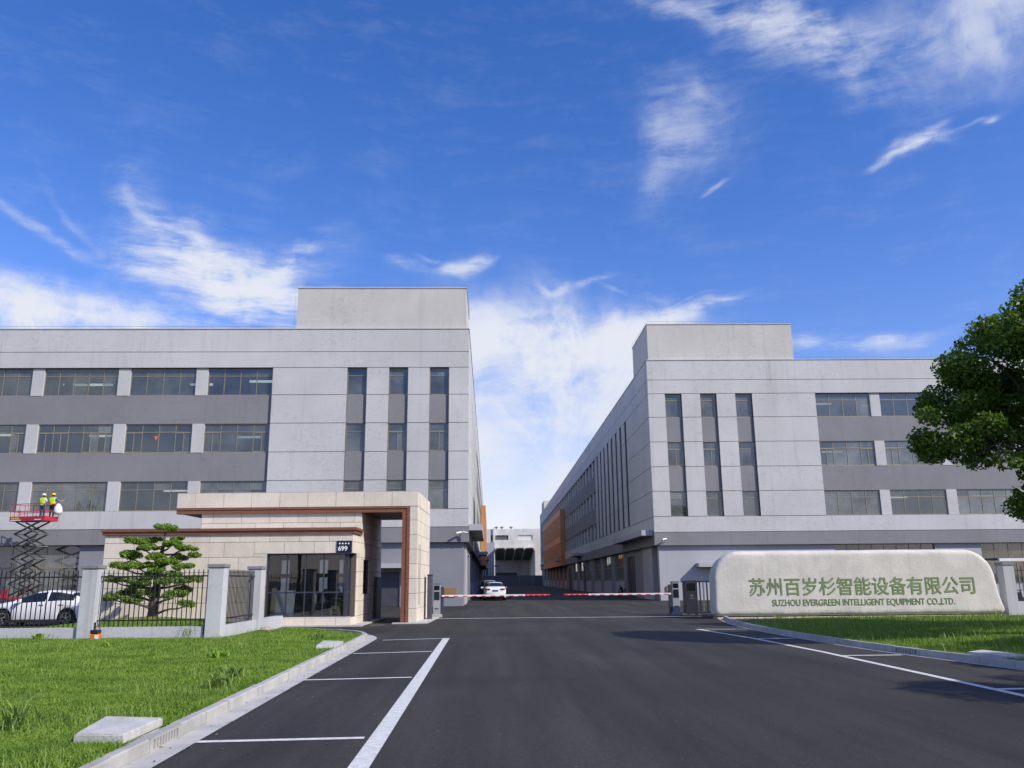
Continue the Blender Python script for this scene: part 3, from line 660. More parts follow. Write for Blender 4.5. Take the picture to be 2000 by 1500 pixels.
    # canopies along the side
    for v0, v1, p in ((0.45, 18.5, 1.02), (62, 70, 1.2), (96.5, 103, 1.6), (158, 166, 1.2)):
        c = bo('side_canopy', -p, -0.04, v0, v1, 5.40, 5.86, M_GROUNDR)
        bo('canopy_soffit', -p+.04, -0.08, v0+.05, v1-.05, 5.375, 5.40, M_SPAN)
    # --- ground floor -----------------------------------------------------
    gw = MB()
    def gb(u0, u1, v0, v1, z0, z1): gw.box(s*u0, s*u1, v0, v1, z0, z1)
    f0, f1 = 0.30, 0.62
    door = (4.95, 6.75, 2.55); gwins = [(15.45, 24.1, 8), (28.1, 35.4, 6), (38.5, 46, 6)]
    gwins = [w for w in gwins if w[1] < ulen]
    u = 0.34
    gb(u, door[0], f0, f1, 0, ZBB); gb(door[0], door[1], f0, f1, door[2], ZBB); u = door[1]
    for a, b, n in gwins:
        gb(u, a, f0, f1, 0, ZBB); gb(a, b, f0, f1, 0, 1.05); window(a+.01, b-.01, 1.06, ZBB-.01, n, f0+.16, tuple(range(1, n-1)), 0.55); u = b
    gb(u, ulen, f0, f1, 0, ZBB)
    # side ground floor: porch, big door, windows with apron panels
    gb(0.34, 0.7, f1, 1.1, 0, ZBB); gb(1.6, 2.0, 1.1, 3.2, 0, ZBB)
    gw.build('ground_floor_wall', gmat, T)
    def gsb(u0, u1, v0, v1, z0, z1): bo('ground_floor_pier' if z0 < 1 else 'door_lintel', u0, u1, v0, v1, z0, z1, M_GROUNDW)
    bo('porch_wall', 0.30, 0.72, 3.3, 8.2, 0, ZBB, M_GROUNDR)  # paler render than the side piers: light on this wall put into its colour
    swins = [(20.6, 27.2), (30.6, 37.6), (41.2, 48), (52.5, 59), (64, 69.5), (74, 80), (96, 101), (107, 112), (118, 123), (129, 134), (140, 145), (152, 158), (165, 171)]
    bigdoors = [(13.0, 18.3), (60.2, 63.2), (84, 91)]
    items = sorted([(a, b, 'w') for a, b in swins]+[(a, b, 'd') for a, b in bigdoors]); v = 8.2
    for a, b, k in items:
        if a > v: gsb(0.34, 0.66, v, a, 0, ZBB)
        if k == 'w':
            window(a+.02, b-.02, 1.55, ZBB-.02, 4, 0.50, (0, 1, 2, 3), 0.52, 'v', M_GLASS2)
            bo('apron_panel', 0.30, 0.66, a, b, 0, 1.55, M_GROUNDR)
        else:
            bo('loading_door', 0.52, 0.58, a, b, 0, 4.0, M_DGREY); gsb(0.34, 0.66, a, b, 4.0, ZBB)
            for q in range(1, 4): bo('door_rib', 0.50, 0.52, a+(b-a)*q/4-.03, a+(b-a)*q/4+.03, 0.05, 3.95, M_BLACK)
        v = b
    gsb(0.34, 0.66, v, vlen, 0, ZBB)
    # front door with canopy
    df = MB()
    for a, b, z0, z1 in ((door[0], door[0]+.07, 0.02, door[2]), (door[1]-.07, door[1], 0.02, door[2]), (door[0]+.07, door[1]-.07, door[2]-.07, door[2])): df.box(s*a, s*b, f0+.08, f0+.18, z0, z1)
    dr = df.build('door', M_TAN, T); bo('door_leaf', door[0]+.07, door[1]-.07, f0+.11, f0+.15, 0.02, door[2]-.07, M_DGREY, dr)
    bo('door_canopy', 3.48, 8.2, -0.65, f0, 2.72, 3.04, M_GROUNDR); bo('canopy_soffit', 3.55, 8.13, -0.60, f0-.01, 2.695, 2.72, M_SPAN)
    core.build('wall', M_JOINT, T)
    # --- inside: slabs, ceilings, back wall, columns ------------------------
    it = MB()
    def ib(u0, u1, v0, v1, z0, z1): it.box(s*u0, s*u1, v0, v1, z0, z1)
    D = 11.0
    ib(0.7, ulen-.2, 0.68, D, -0.02, 0.12)
    for z0, z1 in ((ZBB+.02, 5.9), (9.35, 10.2), (13.65, 14.5), (17.95, 18.3)): ib(0.72, ulen-.2, 0.72, D, z0, z1)
    ib(0.72, ulen-.2, D, D+.2, 0, 18.3)
    for q in np.arange(20.2, ulen-1, 5.86):
        ib(q-.3, q+.3, 3.5, 4.1, 0.12, 17.95)
        for z in (4.1, 8.95, 13.25, 17.55): ib(q-.2, q+.2, 0.72, D, z, z+.45)
    ib(14.5, 14.7, 0.72, D, 0.12, 17.95); ib(0.72, 14.5, 5.2, 5.4, 0.12, 17.95); ib(6.9, 7.1, 0.72, 5.2, 0.12, 17.95)
    it.build('interior', M_INT, T)
    # stair rails seen through the third strip
    for z in (7.3, 9.7, 11.7, 14.0, 16.0):
        r = MB()
        for q in np.arange(7.6, 9.4, 0.13): r.box(s*q, s*(q+.03), 1.6, 1.63, z, z+.95)
        r.box(s*7.6, s*9.45, 1.58, 1.66, z+.95, z+1.02); r.box(s*7.6, s*9.45, 1.5, 2.6, z-.16, z-.02); r.build('stair_rail', M_WHITE, T)
    for zc, us in ((8.9, (22.5, 30.0)), (13.2, (17.5, 28.6, 36)), (17.5, (16.5, 21.5, 29.5, 31.5))):
        for q in us: bo('ceiling_light', q-.9, q+.9, 2.2+(q % 2), 2.5+(q % 2), zc-.25, zc-.12, M_LAMP)
    for q, z in ((23.35, 12.35),):
        tm = MB(); tm.prism([(s*(q-.17), z+.16), (s*(q+.17), z+.16), (s*q, z-.16)], 0.272, 0.278); tm.build('warning_triangle', mat('orange_sticker', (0.75, 0.16, 0.03)), T)
    # --- roof, penthouses, lightning strip ----------------------------------
    bo('roof', TH, ulen-.1, TH, vlen-.1, 19.9, 20.2, M_CONC)
    bo('back_wall', 0.4, ulen, vlen-.3, vlen-.002, 0, ZR-.02, M_LIGHT); bo('far_wall', ulen-.35, ulen-.004, TH+.4, vlen-.4, 0, ZR-.02, M_LIGHT)
    bo('penthouse', 0.20, 13.32, 0.16, 8.2, 20.2, 24.15, M_PENT); bo('penthouse_coping', 0.15, 13.37, 0.11, 8.25, 24.15, 24.22, M_PENT)
    bo('penthouse', 0.5, 9, vlen-14, vlen-2, 20.2, 24.15, M_PENT)
    w = MB(); zc = ZR+.26; w.tube([(s*13.5, .1, zc), (s*ulen, .1, zc)], 0.012, 5)
    w.tube([(s*13.5, .1, zc), (s*13.5, .1, 24.42), (s*.2, .1, 24.42), (s*.1, 8.0, 24.42)], 0.012, 5)
    for q in np.arange(14.5, ulen, 1.5): w.tube([(s*q, .1, ZR+.04), (s*q, .1, zc)], 0.01, 4)
    for q in np.arange(0.6, 13.5, 1.5): w.tube([(s*q, .14, 24.2), (s*q, .1, 24.42)], 0.01, 4)
    w.build('lightning_strip', M_STEEL, T)
    return T
make_building('factory_building', 'grey factory block with rooftop box left of the driveway, behind the beige gatehouse', (-2.005, 62.32, 0), 0.0079, -1, 50.2, 186, M_GROUNDW)
make_building('factory_building', 'grey factory block right of the driveway with long shaded side wall and orange screen', (13.51, 72.12, 0), 0.0, 1, 56, 186, M_GROUNDR)

# ================================================================== FAR END OF THE DRIVEWAY
M_OLDC = mat('old_concrete', (0.70, 0.68, 0.64), (0.58, 0.56, 0.53), 0.35, 0.9, dirt=((0.2, 0.19, 0.17), 0.6), stretch=(1, 1, 0.6))
M_GWALL = plaster('perimeter_render', (0.16, 0.165, 0.185), mott=0.1)
w = thing('boundary_wall', 'low dark grey boundary wall closing the far end of the driveway', 'wall', (4, 256, 0))
for i in range(6): boxo('wall_section', -9+i*4+.02, -5+i*4-.02, 0, 0.25, -0.6, 2.95, M_GWALL, w)
boxo('coping', -9.1, 15.1, -0.06, 0.31, 2.95, 3.08, M_SPAN, w)
t = thing('concrete_hall', 'weathered pale concrete hall with slot windows and sloping shed roof beyond the boundary wall', 'building', (0, 275, 0))
b = MB(); f = 275/235.0
zt = 17.9
for x0, x1, z0, z1 in ((-12, -3.6, 2, zt), (-3.6, 30, 15.9, zt), (-3.6, 30, 10.2+1.6, 14.4), (-3.6, -1.6, 14.4, 15.9), (-0.05, 0.6+3.4-4, 14.4, 15.9), (4.05, 7.3, 14.4, 15.9), (11.9, 30, 14.4, 15.9)):
    if x1 > x0: b.box(x0, x1, 0, 0.4, z0, z1)
b.box(-1.6, -0.05, 0.001, 0.4, 14.4, 15.9) if False else None
b.box(12.6, 30, 0.0, 0.4, -0.6, 11.8); b.box(-12, -0.3, 0.0, 0.4, -0.6, 11.8); b.build('wall', M_OLDC, t)
for x0, x1, m in ((-1.6, -0.05, M_INTDK), (0.0, 4.05, M_INTDK), (7.3, 11.9, M_WHITE)): boxo('slot_window', x0, x1, 0.3, 0.38, 14.38, 15.92, m, t)
boxo('pier', -0.9, -0.2, -0.5, 0, 11.8, 18.3, M_OLDC, t)
boxo('roof', -12, 30, 0.4, 40, 17.4, 17.6, M_CONC, t)
b = MB(); b.box(-0.3, 12.6, 36, 36.4, -0.6, 9.2); b.box(-12, 30, 39.6, 40, 9.0, 17.4); b.build('back_wall', M_OLDC, t)
b = MB(); b.box(12.2, 12.6, 0.4, 36, -0.6, 11.2); b.build('side_wall', M_OLDC, t)
b = MB(); b.prism([(0.0, 11.8), (0.0, 11.5), (36, 8.9), (36, 9.2)], -0.3, 12.6, 'x'); b.build('shed_roof', M_INTDK, t)
for i in range(5):
    b = MB(); x = -0.2+i*3.1; b.prism([(-0.3, 11.75), (-0.3, 11.2), (36, 8.6), (36, 9.0)], x, x+0.35, 'x'); b.build('roof_beam', M_OLDC, t)
for i in range(4):
    b = MB(); x = 0.4+i*3.1; b.prism([(x, 11.82), (x+2.4, 11.82), (x+2.4, 12.2)], -1.2, -0.2); b.build('roof_monitor', M_OLDC, t)
boxo('hall_window', 0.0, 7.5, 35.8, 36.0, 1.5, 4.4, M_INTDK, t)
for i, x in enumerate((0.2, 2.0, 5.0)):
    b = MB(); b.tube([(x, 2, 17.6), (x, 2, 18.4)], 0.22, 10); b.lathe([(0.62, 18.4), (0.66, 18.55), (0.3, 18.8)], (x, 2, 0), 'z', 12); b.build('roof_vent', M_STEEL, t)
t = thing('stair_tower', 'grey concrete stair tower with open landings, left of the pale hall', 'tower', (-2.5, 266, 0))
boxo('shaft', 0.0, 1.95, 0, 3, -0.6, 13.2, plaster('tower_render', (0.40, 0.41, 0.43), mott=0.8), t)
for z in (2.2, 5.6, 9.0): boxo('landing', -1.6, 0, 0, 3, z, z+0.5, M_OLDC, t)
boxo('head', -1.6, 0, 0, 3, 10.4, 13.2, plaster('tower_render', (0.4, 0.41, 0.43)), t); boxo('landing_back', -1.6, 0, 2.6, 3, -0.6, 10.4, M_INTDK, t)
for x in (-1.5, -0.8): boxo('post', x, x+.15, 0, 0.15, -0.6, 10.4, M_WHITE, t)
boxo('tower_canopy', 1.95, 3.4, -0.6, 2.0, 5.9, 6.2, M_DGREY, t)

# ================================================================== GATEHOUSE
GH = thing('gatehouse', 'beige granite gatehouse with brown metal trim, cantilever roof slab and portal frame', 'gatehouse', (-8.0, 36.2, 0), math.radians(-1.4))
def tiles(rect, row_h, tw, fixed, axis, m=M_GRAN, holes=(), th=0.022, gap=0.016, off=0.0, parent=GH, face=-1):
    """granite slabs in running bond over a wall rectangle (a0,a1,z0,z1); axis 'x': wall facing y, 'y': wall facing x"""
    a0, a1, z0, z1 = rect; z = z0; r = 0
    while z < z1-0.02:
        zt = min(z+row_h, z1); a = a0-(tw*((r % 2)*0.5+off) % tw)
        while a < a1-0.02:
            rs = [(max(a, a0), min(a+tw, a1), z, zt)]
            for h in holes: rs = [q for p in rs for q in sub_rect(p, h)]
            for p in rs:
                if p[1]-p[0] < 0.05 or p[3]-p[2] < 0.05: continue
                lo, hi = (fixed-th, fixed+0.004) if face < 0 else (fixed-0.004, fixed+th)
                if axis == 'x': boxo('granite_tile', p[0]+gap/2, p[1]-gap/2, lo, hi, p[2]+gap/2, p[3]-gap/2, m, parent)
                else: boxo('granite_tile', lo, hi, p[0]+gap/2, p[1]-gap/2, p[2]+gap/2, p[3]-gap/2, m, parent)
            a += tw
        z = zt; r += 1
XL, XR, YB = -8.55, 1.95, 7.6            # lower block
bay = (-1.64, XR+0.05, 0.36, 2.97)       # corner window: front part
bayS = (-0.05, 0.95, 0.36, 2.97)         # its return on the right side
sw_ = (2.6, 4.0, 1.25, 2.75)             # side window (y, z)
core = MB()
core.box(XL, bay[0], 0, 0.25, 0, 3.78); core.box(bay[0], XR, 0, 0.25, 0, 0.36); core.box(bay[0], XR, 0, 0.25, 2.97, 3.78)
core.box(XR-.25, XR, 0.25, 0.95, 0, 0.36); core.box(XR-.25, XR, 0.25, 0.95, 2.97, 3.78)
core.box(XR-.25, XR, 0.95, sw_[0], 0, 3.78); core.box(XR-.25, XR, sw_[0], sw_[1], 0, sw_[2]); core.box(XR-.25, XR, sw_[0], sw_[1], sw_[3], 3.78); core.box(XR-.25, XR, sw_[1], YB, 0, 3.78)
core.box(XL, XL+.25, 0.25, YB-.25, 0, 3.78)
# back wall with three windows
bw = [(-3.08, -2.52), (-1.15, -0.58), (-0.15, 0.20)]; x = XL
for a, b_ in bw: core.box(x, a, YB-.25, YB, 0, 3.78); core.box(a, b_, YB-.25, YB, 0, 1.2); core.box(a, b_, YB-.25, YB, 2.95, 3.78); x = b_
core.box(x, XR-.25, YB-.25, YB, 0, 3.78)
core.build('wall', M_GRANDK, GH)
boxo('roof', XL+.1, XR-.1, 0.1, YB-.1, 3.62, 3.76, M_CONC, GH)
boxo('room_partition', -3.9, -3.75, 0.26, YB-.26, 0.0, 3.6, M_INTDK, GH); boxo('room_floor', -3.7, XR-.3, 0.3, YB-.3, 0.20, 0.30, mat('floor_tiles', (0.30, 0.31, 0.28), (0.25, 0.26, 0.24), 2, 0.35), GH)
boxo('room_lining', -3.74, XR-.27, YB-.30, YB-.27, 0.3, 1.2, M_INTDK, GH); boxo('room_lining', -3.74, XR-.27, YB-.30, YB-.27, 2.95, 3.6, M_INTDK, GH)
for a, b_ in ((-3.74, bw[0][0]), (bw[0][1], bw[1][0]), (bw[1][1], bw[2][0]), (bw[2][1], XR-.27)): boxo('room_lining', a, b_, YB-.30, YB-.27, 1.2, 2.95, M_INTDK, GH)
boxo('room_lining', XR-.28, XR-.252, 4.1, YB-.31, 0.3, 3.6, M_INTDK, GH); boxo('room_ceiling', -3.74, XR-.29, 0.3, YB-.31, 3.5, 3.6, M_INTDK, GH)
for a, b_ in bw:
    fr = MB(); y0, y1 = YB-.36, YB-.28
    fr.box(a-.05, a+.07, y0, y1, 1.15, 3.0); fr.box(b_-.07, b_+.05, y0, y1, 1.15, 3.0); fr.box(a+.07, b_-.07, y0, y1, 1.15, 1.28); fr.box(a+.07, b_-.07, y0, y1, 2.87, 3.0); fr.box(a+.07, b_-.07, y0, y1, 2.02, 2.20)
    wo = fr.build('back_window', M_BLACK, GH); boxo('pane', a+.07, b_-.07, YB-.33, YB-.325, 1.28, 2.02, glass('clear_glass', (0.85, 0.88, 0.9), 0.5, 0.02, 0.03), wo); boxo('pane', a+.07, b_-.07, YB-.33, YB-.325, 2.20, 2.87, MATS['clear_glass'], wo)
tiles((XL, XR+.022, 0.36, 3.78), 0.62, 1.27, 0.0, 'x', holes=(bay,)); tiles((XL, XR+.022, 0.0, 0.36), 0.36, 1.27, 0.0, 'x', off=0.2)
tiles((-0.0, YB, 0.36, 3.78), 0.62, 0.85, XR, 'y', holes=(bayS, sw_), face=1); tiles((0, YB, 0, 0.36), 0.36, 0.85, XR, 'y', off=.3, face=1)
tiles((0, YB, 0, 3.78), 0.62, 1.27, XL, 'y', face=-1)
for a, b_ in ((-1.64, XR-.02),): boxo('sill', a, b_, -0.03, 0.25, 0.352, 0.375, M_GRAN, GH)
# brown eaves of the lower block, stepped
for d, z0, z1 in ((0.10, 3.79, 3.93), (0.16, 3.93, 4.04)):
    e = MB(); e.box(XL-d, XR+d, -d, 0.12, z0, z1); e.box(XR-.1, XR+d, 0.12, 1.72, z0, z1); e.box(XL-d, XL+.1, 0.12, YB, z0, z1); e.build('eaves_trim', M_BROWN, GH)
# corner window: posts, rails and panes
fr = MB(); yg = 0.14; xg = XR-.30; px = [-1.62, -0.83, -0.05, 0.72, xg+.02]
for x in px[:-1]: fr.box(x, x+.05, yg-.03, yg+.05, 0.38, 2.96)
fr.box(-1.62, xg, yg-.026, yg+.046, 1.34, 1.40); fr.box(-1.62, xg, yg-.026, yg+.046, 0.38, 0.43); fr.box(-1.62, xg, yg-.026, yg+.046, 2.91, 2.96)
fr.box(xg-.02, xg+.12, yg-.06, yg+.08, 0.37, 2.965)
for y in (0.46, 0.86): fr.box(xg+.05, xg+.10, y, y+.05, 0.38, 2.96)
fr.box(xg+.054, xg+.096, yg+.08, 0.95, 1.34, 1.40); fr.box(xg+.054, xg+.096, yg+.08, 0.95, 0.38, 0.43)
cw = fr.build('corner_window', M_FRAME, GH); gm = glass('gatehouse_glass', (0.84, 0.87, 0.88), 0.8, 0.01, 0.02)
for a, b_ in zip(px, px[1:]):
    for z0, z1 in ((0.43, 1.34), (1.40, 2.91)): boxo('pane', a+.05, b_-(0.0 if b_ < xg else .04), yg, yg+.008, z0, z1, gm, cw)
for y0, y1 in ((0.22, 0.46), (0.51, 0.86)):
    for z0, z1 in ((0.43, 1.34), (1.40, 2.91)): boxo('pane', xg+.07, xg+.078, y0, y1, z0, z1, gm, cw)
# window in the passage wall
fr = MB(); x0, x1 = XR-.18, XR-.08
fr.box(x0, x1, sw_[0], sw_[0]+.06, sw_[2], sw_[3]); fr.box(x0, x1, sw_[1]-.06, sw_[1], sw_[2], sw_[3]); fr.box(x0, x1, sw_[0]+.06, sw_[1]-.06, sw_[2], sw_[2]+.06); fr.box(x0, x1, sw_[0]+.06, sw_[1]-.06, sw_[3]-.06, sw_[3]); fr.box(x0+.01, x1-.01, 3.27, 3.33, sw_[2]+.06, sw_[3]-.06)
pw_ = fr.build('passage_window', M_BLACK, GH); boxo('pane', x0+.04, x0+.05, 2.66, 3.27, sw_[2]+.06, sw_[3]-.06, gm, pw_); boxo('pane', x0+.04, x0+.05, 3.33, 3.94, sw_[2]+.06, sw_[3]-.06, gm, pw_)
# upper block, roof slab and portal
UX0, UX1, UY0, UY1 = -5.2, XR, 1.85, 7.4
boxo('upper_wall', UX0, UX1, UY0, UY1, 3.78, 4.85, M_GRANDK, GH)
tiles((UX0, UX1+.022, 3.78, 4.83), 0.60, 1.27, UY0, 'x', off=.1); tiles((UY0, UY1, 3.78, 4.83), 0.60, 1.27, UX1, 'y', face=1); tiles((UY0, UY1, 3.78, 4.83), 0.60, 1.27, UX0, 'y', face=-1)
SX0, SX1, SY0, SY1 = -6.31, 4.46, 1.72, 7.1
boxo('roof_slab', SX0, SX1, SY0, SY1, 5.06, 5.71, M_GRANDK, GH)
tiles((SX0, SX1+.022, 5.06, 5.715), 0.66, 1.26, SY0, 'x', off=.35); tiles((SY0, SY1, 5.06, 5.715), 0.66, 1.26, SX1, 'y', face=1); tiles((SY0, SY1, 5.06, 5.715), 0.66, 1.26, SX0, 'y')
boxo('slab_top', SX0+.03, SX1-.03, SY0+.03, SY1-.03, 5.71, 5.735, M_CONC, GH)
PX0 = 4.13; JX0 = 3.80
boxo('portal_leg', PX0, SX1, SY0, SY1, 0, 5.06, M_GRANDK, GH)
tiles((PX0, SX1+.022, 0, 5.05), 0.635, 1.27, SY0, 'x', off=.0); tiles((SY0, SY1, 0, 5.05), 0.635, 1.30, SX1, 'y', face=1)
for y in (2.3, 2.65, 3.0): boxo('slot_grille', SX1+.004, SX1+.026, y, y+.10, 0.75, 3.4, M_TAN, GH)
# brown reveal: stepped lining under the slab and down the jamb
for i, (dz, yy, z0, z1) in enumerate(((0, SY0-.05, 4.97, 5.055), (0, SY0-.015, 4.80, 4.97))):
    e = MB(); e.box(SX0-(.03 if i == 0 else 0.0), PX0+(.02 if i == 0 else -.12), yy, SY0+.35, z0, z1); e.build('slab_trim', M_BROWN, GH)
e = MB(); e.box(PX0-.12, PX0+.02, SY0-.05, SY1, 0.02, 4.97); e.build('jamb_trim', M_BROWN, GH)
e = MB(); e.box(JX0, PX0-.12, SY0-.015, SY1, 0.02, 4.80); e.build('jamb_trim', M_BROWN, GH)
boxo('soffit', SX0+.02, JX0, SY0+.35, SY1, 4.83, 4.90, mat('soffit_panels', (0.16, 0.13, 0.115), (0.13, 0.11, 0.10), 1, 0.5), GH)
for i in range(6): boxo('soffit_joint', SX0+.03, JX0, SY0+.9+i*.85, SY0+.93+i*.85, 4.824, 4.829, M_BLACK, GH)
boxo('passage_gate', 2.02, 2.12, 5.6, 7.0, 0.05, 2.0, M_DGREY, GH)
boxo('plinth_edge', XL, XR+.55, -0.45, -0.03, 0.004, 0.05, M_GUTTER, GH); boxo('plinth_edge', XR+.04, XR+.5, -0.02, 6.5, 0.004, 0.05, M_GUTTER, GH); boxo('plinth_edge', JX0-.3, SX1+.5, SY0-.45, SY0-.06, 0.004, 0.05, M_GUTTER, GH)
boxo('plinth_edge', SX1+.05, SX1+.55, SY0-.05, SY1, 0.004, 0.05, M_GUTTER, GH)

# ---- text helper
def text_mesh(name, body, size, m, parent, loc, rot, sx=1.0, ext=0.006, off=0.0, align='CENTER', bold=0.0):
    c = bpy.data.curves.new(name, 'FONT'); c.body = body; c.size = size; c.extrude = ext; c.offset = off; c.align_x = align; c.align_y = 'CENTER'; c.resolution_u = 4
    o = bpy.data.objects.new(name+'_tmp', c); COL.objects.link(o); dg = bpy.context.evaluated_depsgraph_get()
    me = bpy.data.meshes.new_from_object(o.evaluated_get(dg)); bpy.data.objects.remove(o)
    me.materials.clear(); me.materials.append(m)
    if bold:      # thicken the strokes: the same outlines set side by side, each a hair further out
        n0 = len(me.vertices); V0 = [v.co.copy() for v in me.vertices]; F0 = [tuple(p.vertices) for p in me.polygons]; V1 = []; F1 = []
        for j, (dx, dy) in enumerate(((0, 0), (bold, 0), (-bold, 0), (0, bold*.8), (0, -bold*.8))):
            V1 += [(v.x+dx, v.y+dy, v.z+j*.0012) for v in V0]; F1 += [tuple(q+j*n0 for q in f_) for f_ in F0]
        me = bpy.data.meshes.new(name); me.from_pydata(V1, [], F1); me.materials.append(m); me.update()
    r = link(name, me, parent, loc, rot); r.scale = (sx, 1, 1); return r
def extent(o):
    xs = [v.co.x*o.scale.x for v in o.data.vertices]; ys = [v.co.y for v in o.data.vertices]; return max(xs)-min(xs), max(ys)-min(ys)
# ---- house number plate
PL = thing('address_plate', 'navy blue house number plate 699 on the gatehouse corner above the window', 'sign', (-8.0+1.61, 36.2-0.09, 3.22), math.radians(-1.4))
boxo('plate', -0.31, 0.31, -0.012, 0.012, -0.25, 0.25, mat('navy_enamel', (0.008, 0.010, 0.035), rough=0.3), PL); boxo('plate_rim', -0.33, 0.33, 0.006, 0.02, -0.27, 0.27, M_STEEL, PL)
M_SIGNW = mat('sign_white', (0.8, 0.8, 0.8))
text_mesh('number', '699', 0.27, M_SIGNW, PL, (-0.06, -0.016, -0.07), (math.pi/2, 0, 0), 1.0, 0.003, 0.006)
for x in (-0.19, -0.065, 0.06, 0.185):
    d = MB(); d.lathe([(0.036, -0.018), (0.036, -0.010)], (x, 0, 0.145), 'y', 10); d.build('road_name_mark', M_SIGNW, PL)

# ================================================================== FENCES
M_BAR = M_BLACK
def pillar(parent, x, y, w=0.50, h=2.27, cap=0.035):
    o = boxo('pillar', x-w/2, x+w/2, y-w/2, y+w/2, -0.05, h, M_FENCEW, parent, 0.012)
    c = boxo('pillar_cap', -w/2-cap, w/2+cap, -w/2-cap, w/2+cap, 0, 0.12, M_SPAN, o, 0.015); c.location = (0, 0, (h+.05)/2+0.06); return o
def bars(parent, p0, p1, n, z0=0.46, z1=2.25, zr=(0.66, 2.02)):
    p0, p1 = Vector(p0), Vector(p1); d = (p1-p0).normalized(); L = (p1-p0).length; ang = math.atan2(d.y, d.x)
    for z in zr:
        b = MB(); b.box(-L/2, L/2, -.022, .022, -.022, .022); b.build('rail', M_BAR, parent, ((p0.x+p1.x)/2, (p0.y+p1.y)/2, z), (0, 0, ang))
    key = ('bar', round(z1-z0, 3))
    if key not in _bc:
        b = MB(); b.box(-.0125, .0125, -.0125, .0125, 0, z1-z0-.06); b.v += [(0, 0, z1-z0)]; k = len(b.v)-1
        for q in ((4, 5), (5, 6), (6, 7), (7, 4)): b.face([q[0], q[1], k])
        _bc[key] = b.mesh('bar', M_BAR)
    for i in range(n):
        q = p0+d*((i+.5)*L/n); link('bar', _bc[key], parent, (q.x, q.y, z0), (0, 0, ang))
FL = thing('boundary_fence', 'black bar fence on low grey wall with grey pillars along the left lawn', 'fence', (0, 0, 0))
PX = [-8.93, -12.92, -16.95, -21.0]; FY = 27.85
for x in PX: pillar(FL, x, FY)
for a, b_ in zip(PX, PX[1:]):
    boxo('low_wall', b_+.252, a-.252, FY-.15, FY+.15, -0.05, 0.46, M_FENCEW, FL); bars(FL, (b_+.26, FY, 0), (a-.26, FY, 0), 23)
for x in (-12.92+.29, -8.93-.29): boxo('drain_strip', x-.02, x+.02, FY-.19, FY-.152, 0, 0.62, M_BLACK, FL)
FS = thing('return_fence', 'short black bar fence returning from corner pillar towards the gatehouse', 'fence', (0, 0, 0))
pillar(FS, -8.93, 32.25); boxo('low_wall', -9.08, -8.78, FY+.252, 31.998, -0.05, 0.46, M_FENCEW, FS); bars(FS, (-8.93, FY+.26, 0), (-8.93, 31.99, 0), 26)
boxo('end_wall', -9.08, -8.78, 32.51, 35.95, -0.05, 0.46, M_FENCEW, FS)
FR = thing('boundary_fence', 'black bar fence with pale grey pillar right of the stone sign', 'fence', (0, 0, 0))
for x in (23.75, 28.6): pillar(FR, x, 39.6, 0.52, 2.25)
boxo('low_wall', 24.06, 28.29, 39.45, 39.75, 0.0, 0.62, M_FENCEW, FR); bars(FR, (24.06, 39.6, 0), (28.29, 39.6, 0), 24, 0.60)
CP = thing('bike_shelter', 'low shelter roof with white front gutter behind the right fence', 'shelter', (29.5, 46.0, 0))
boxo('gutter', -3.4, 4.0, -2.1, -1.95, 2.52, 2.66, M_WHITE, CP); boxo('shelter_roof', -3.4, 4.0, -1.94, 0.8, 2.60, 2.68, M_DGREY, CP)
for x in (-3.2, 3.8): boxo('post', x-.05, x+.05, 0.4, 0.5, 0, 2.6, M_DGREY, CP)
BK = thing('parked_motorbike', 'dark motorbike parked behind the right fence under the shelter', 'motorbike', (26.3, 43.6, 0))
for x in (-0.62, 0.62):
    b = MB(); b.lathe([(0.2, -0.05), (0.29, -0.05), (0.30, 0), (0.29, 0.05), (0.2, 0.05)], (x, 0, 0.30), 'y', 18); b.build('wheel', M_BLACK, BK)
b = MB(); b.prism([(-0.75, 0.62), (-0.1, 0.72), (0.2, 0.95), (0.45, 0.95), (0.5, 0.55), (0.1, 0.35), (-0.4, 0.35)], -0.13, 0.13); b.build('bike_body', M_BLACK, BK)
b = MB(); b.tube([(0.60, 0, 0.3), (0.45, 0, 1.05)], 0.03, 6); b.tube([(0.40, -0.34, 1.08), (0.46, 0, 1.04), (0.40, 0.34, 1.08)], 0.018, 6); b.build('handlebar', M_STEELDK, BK)

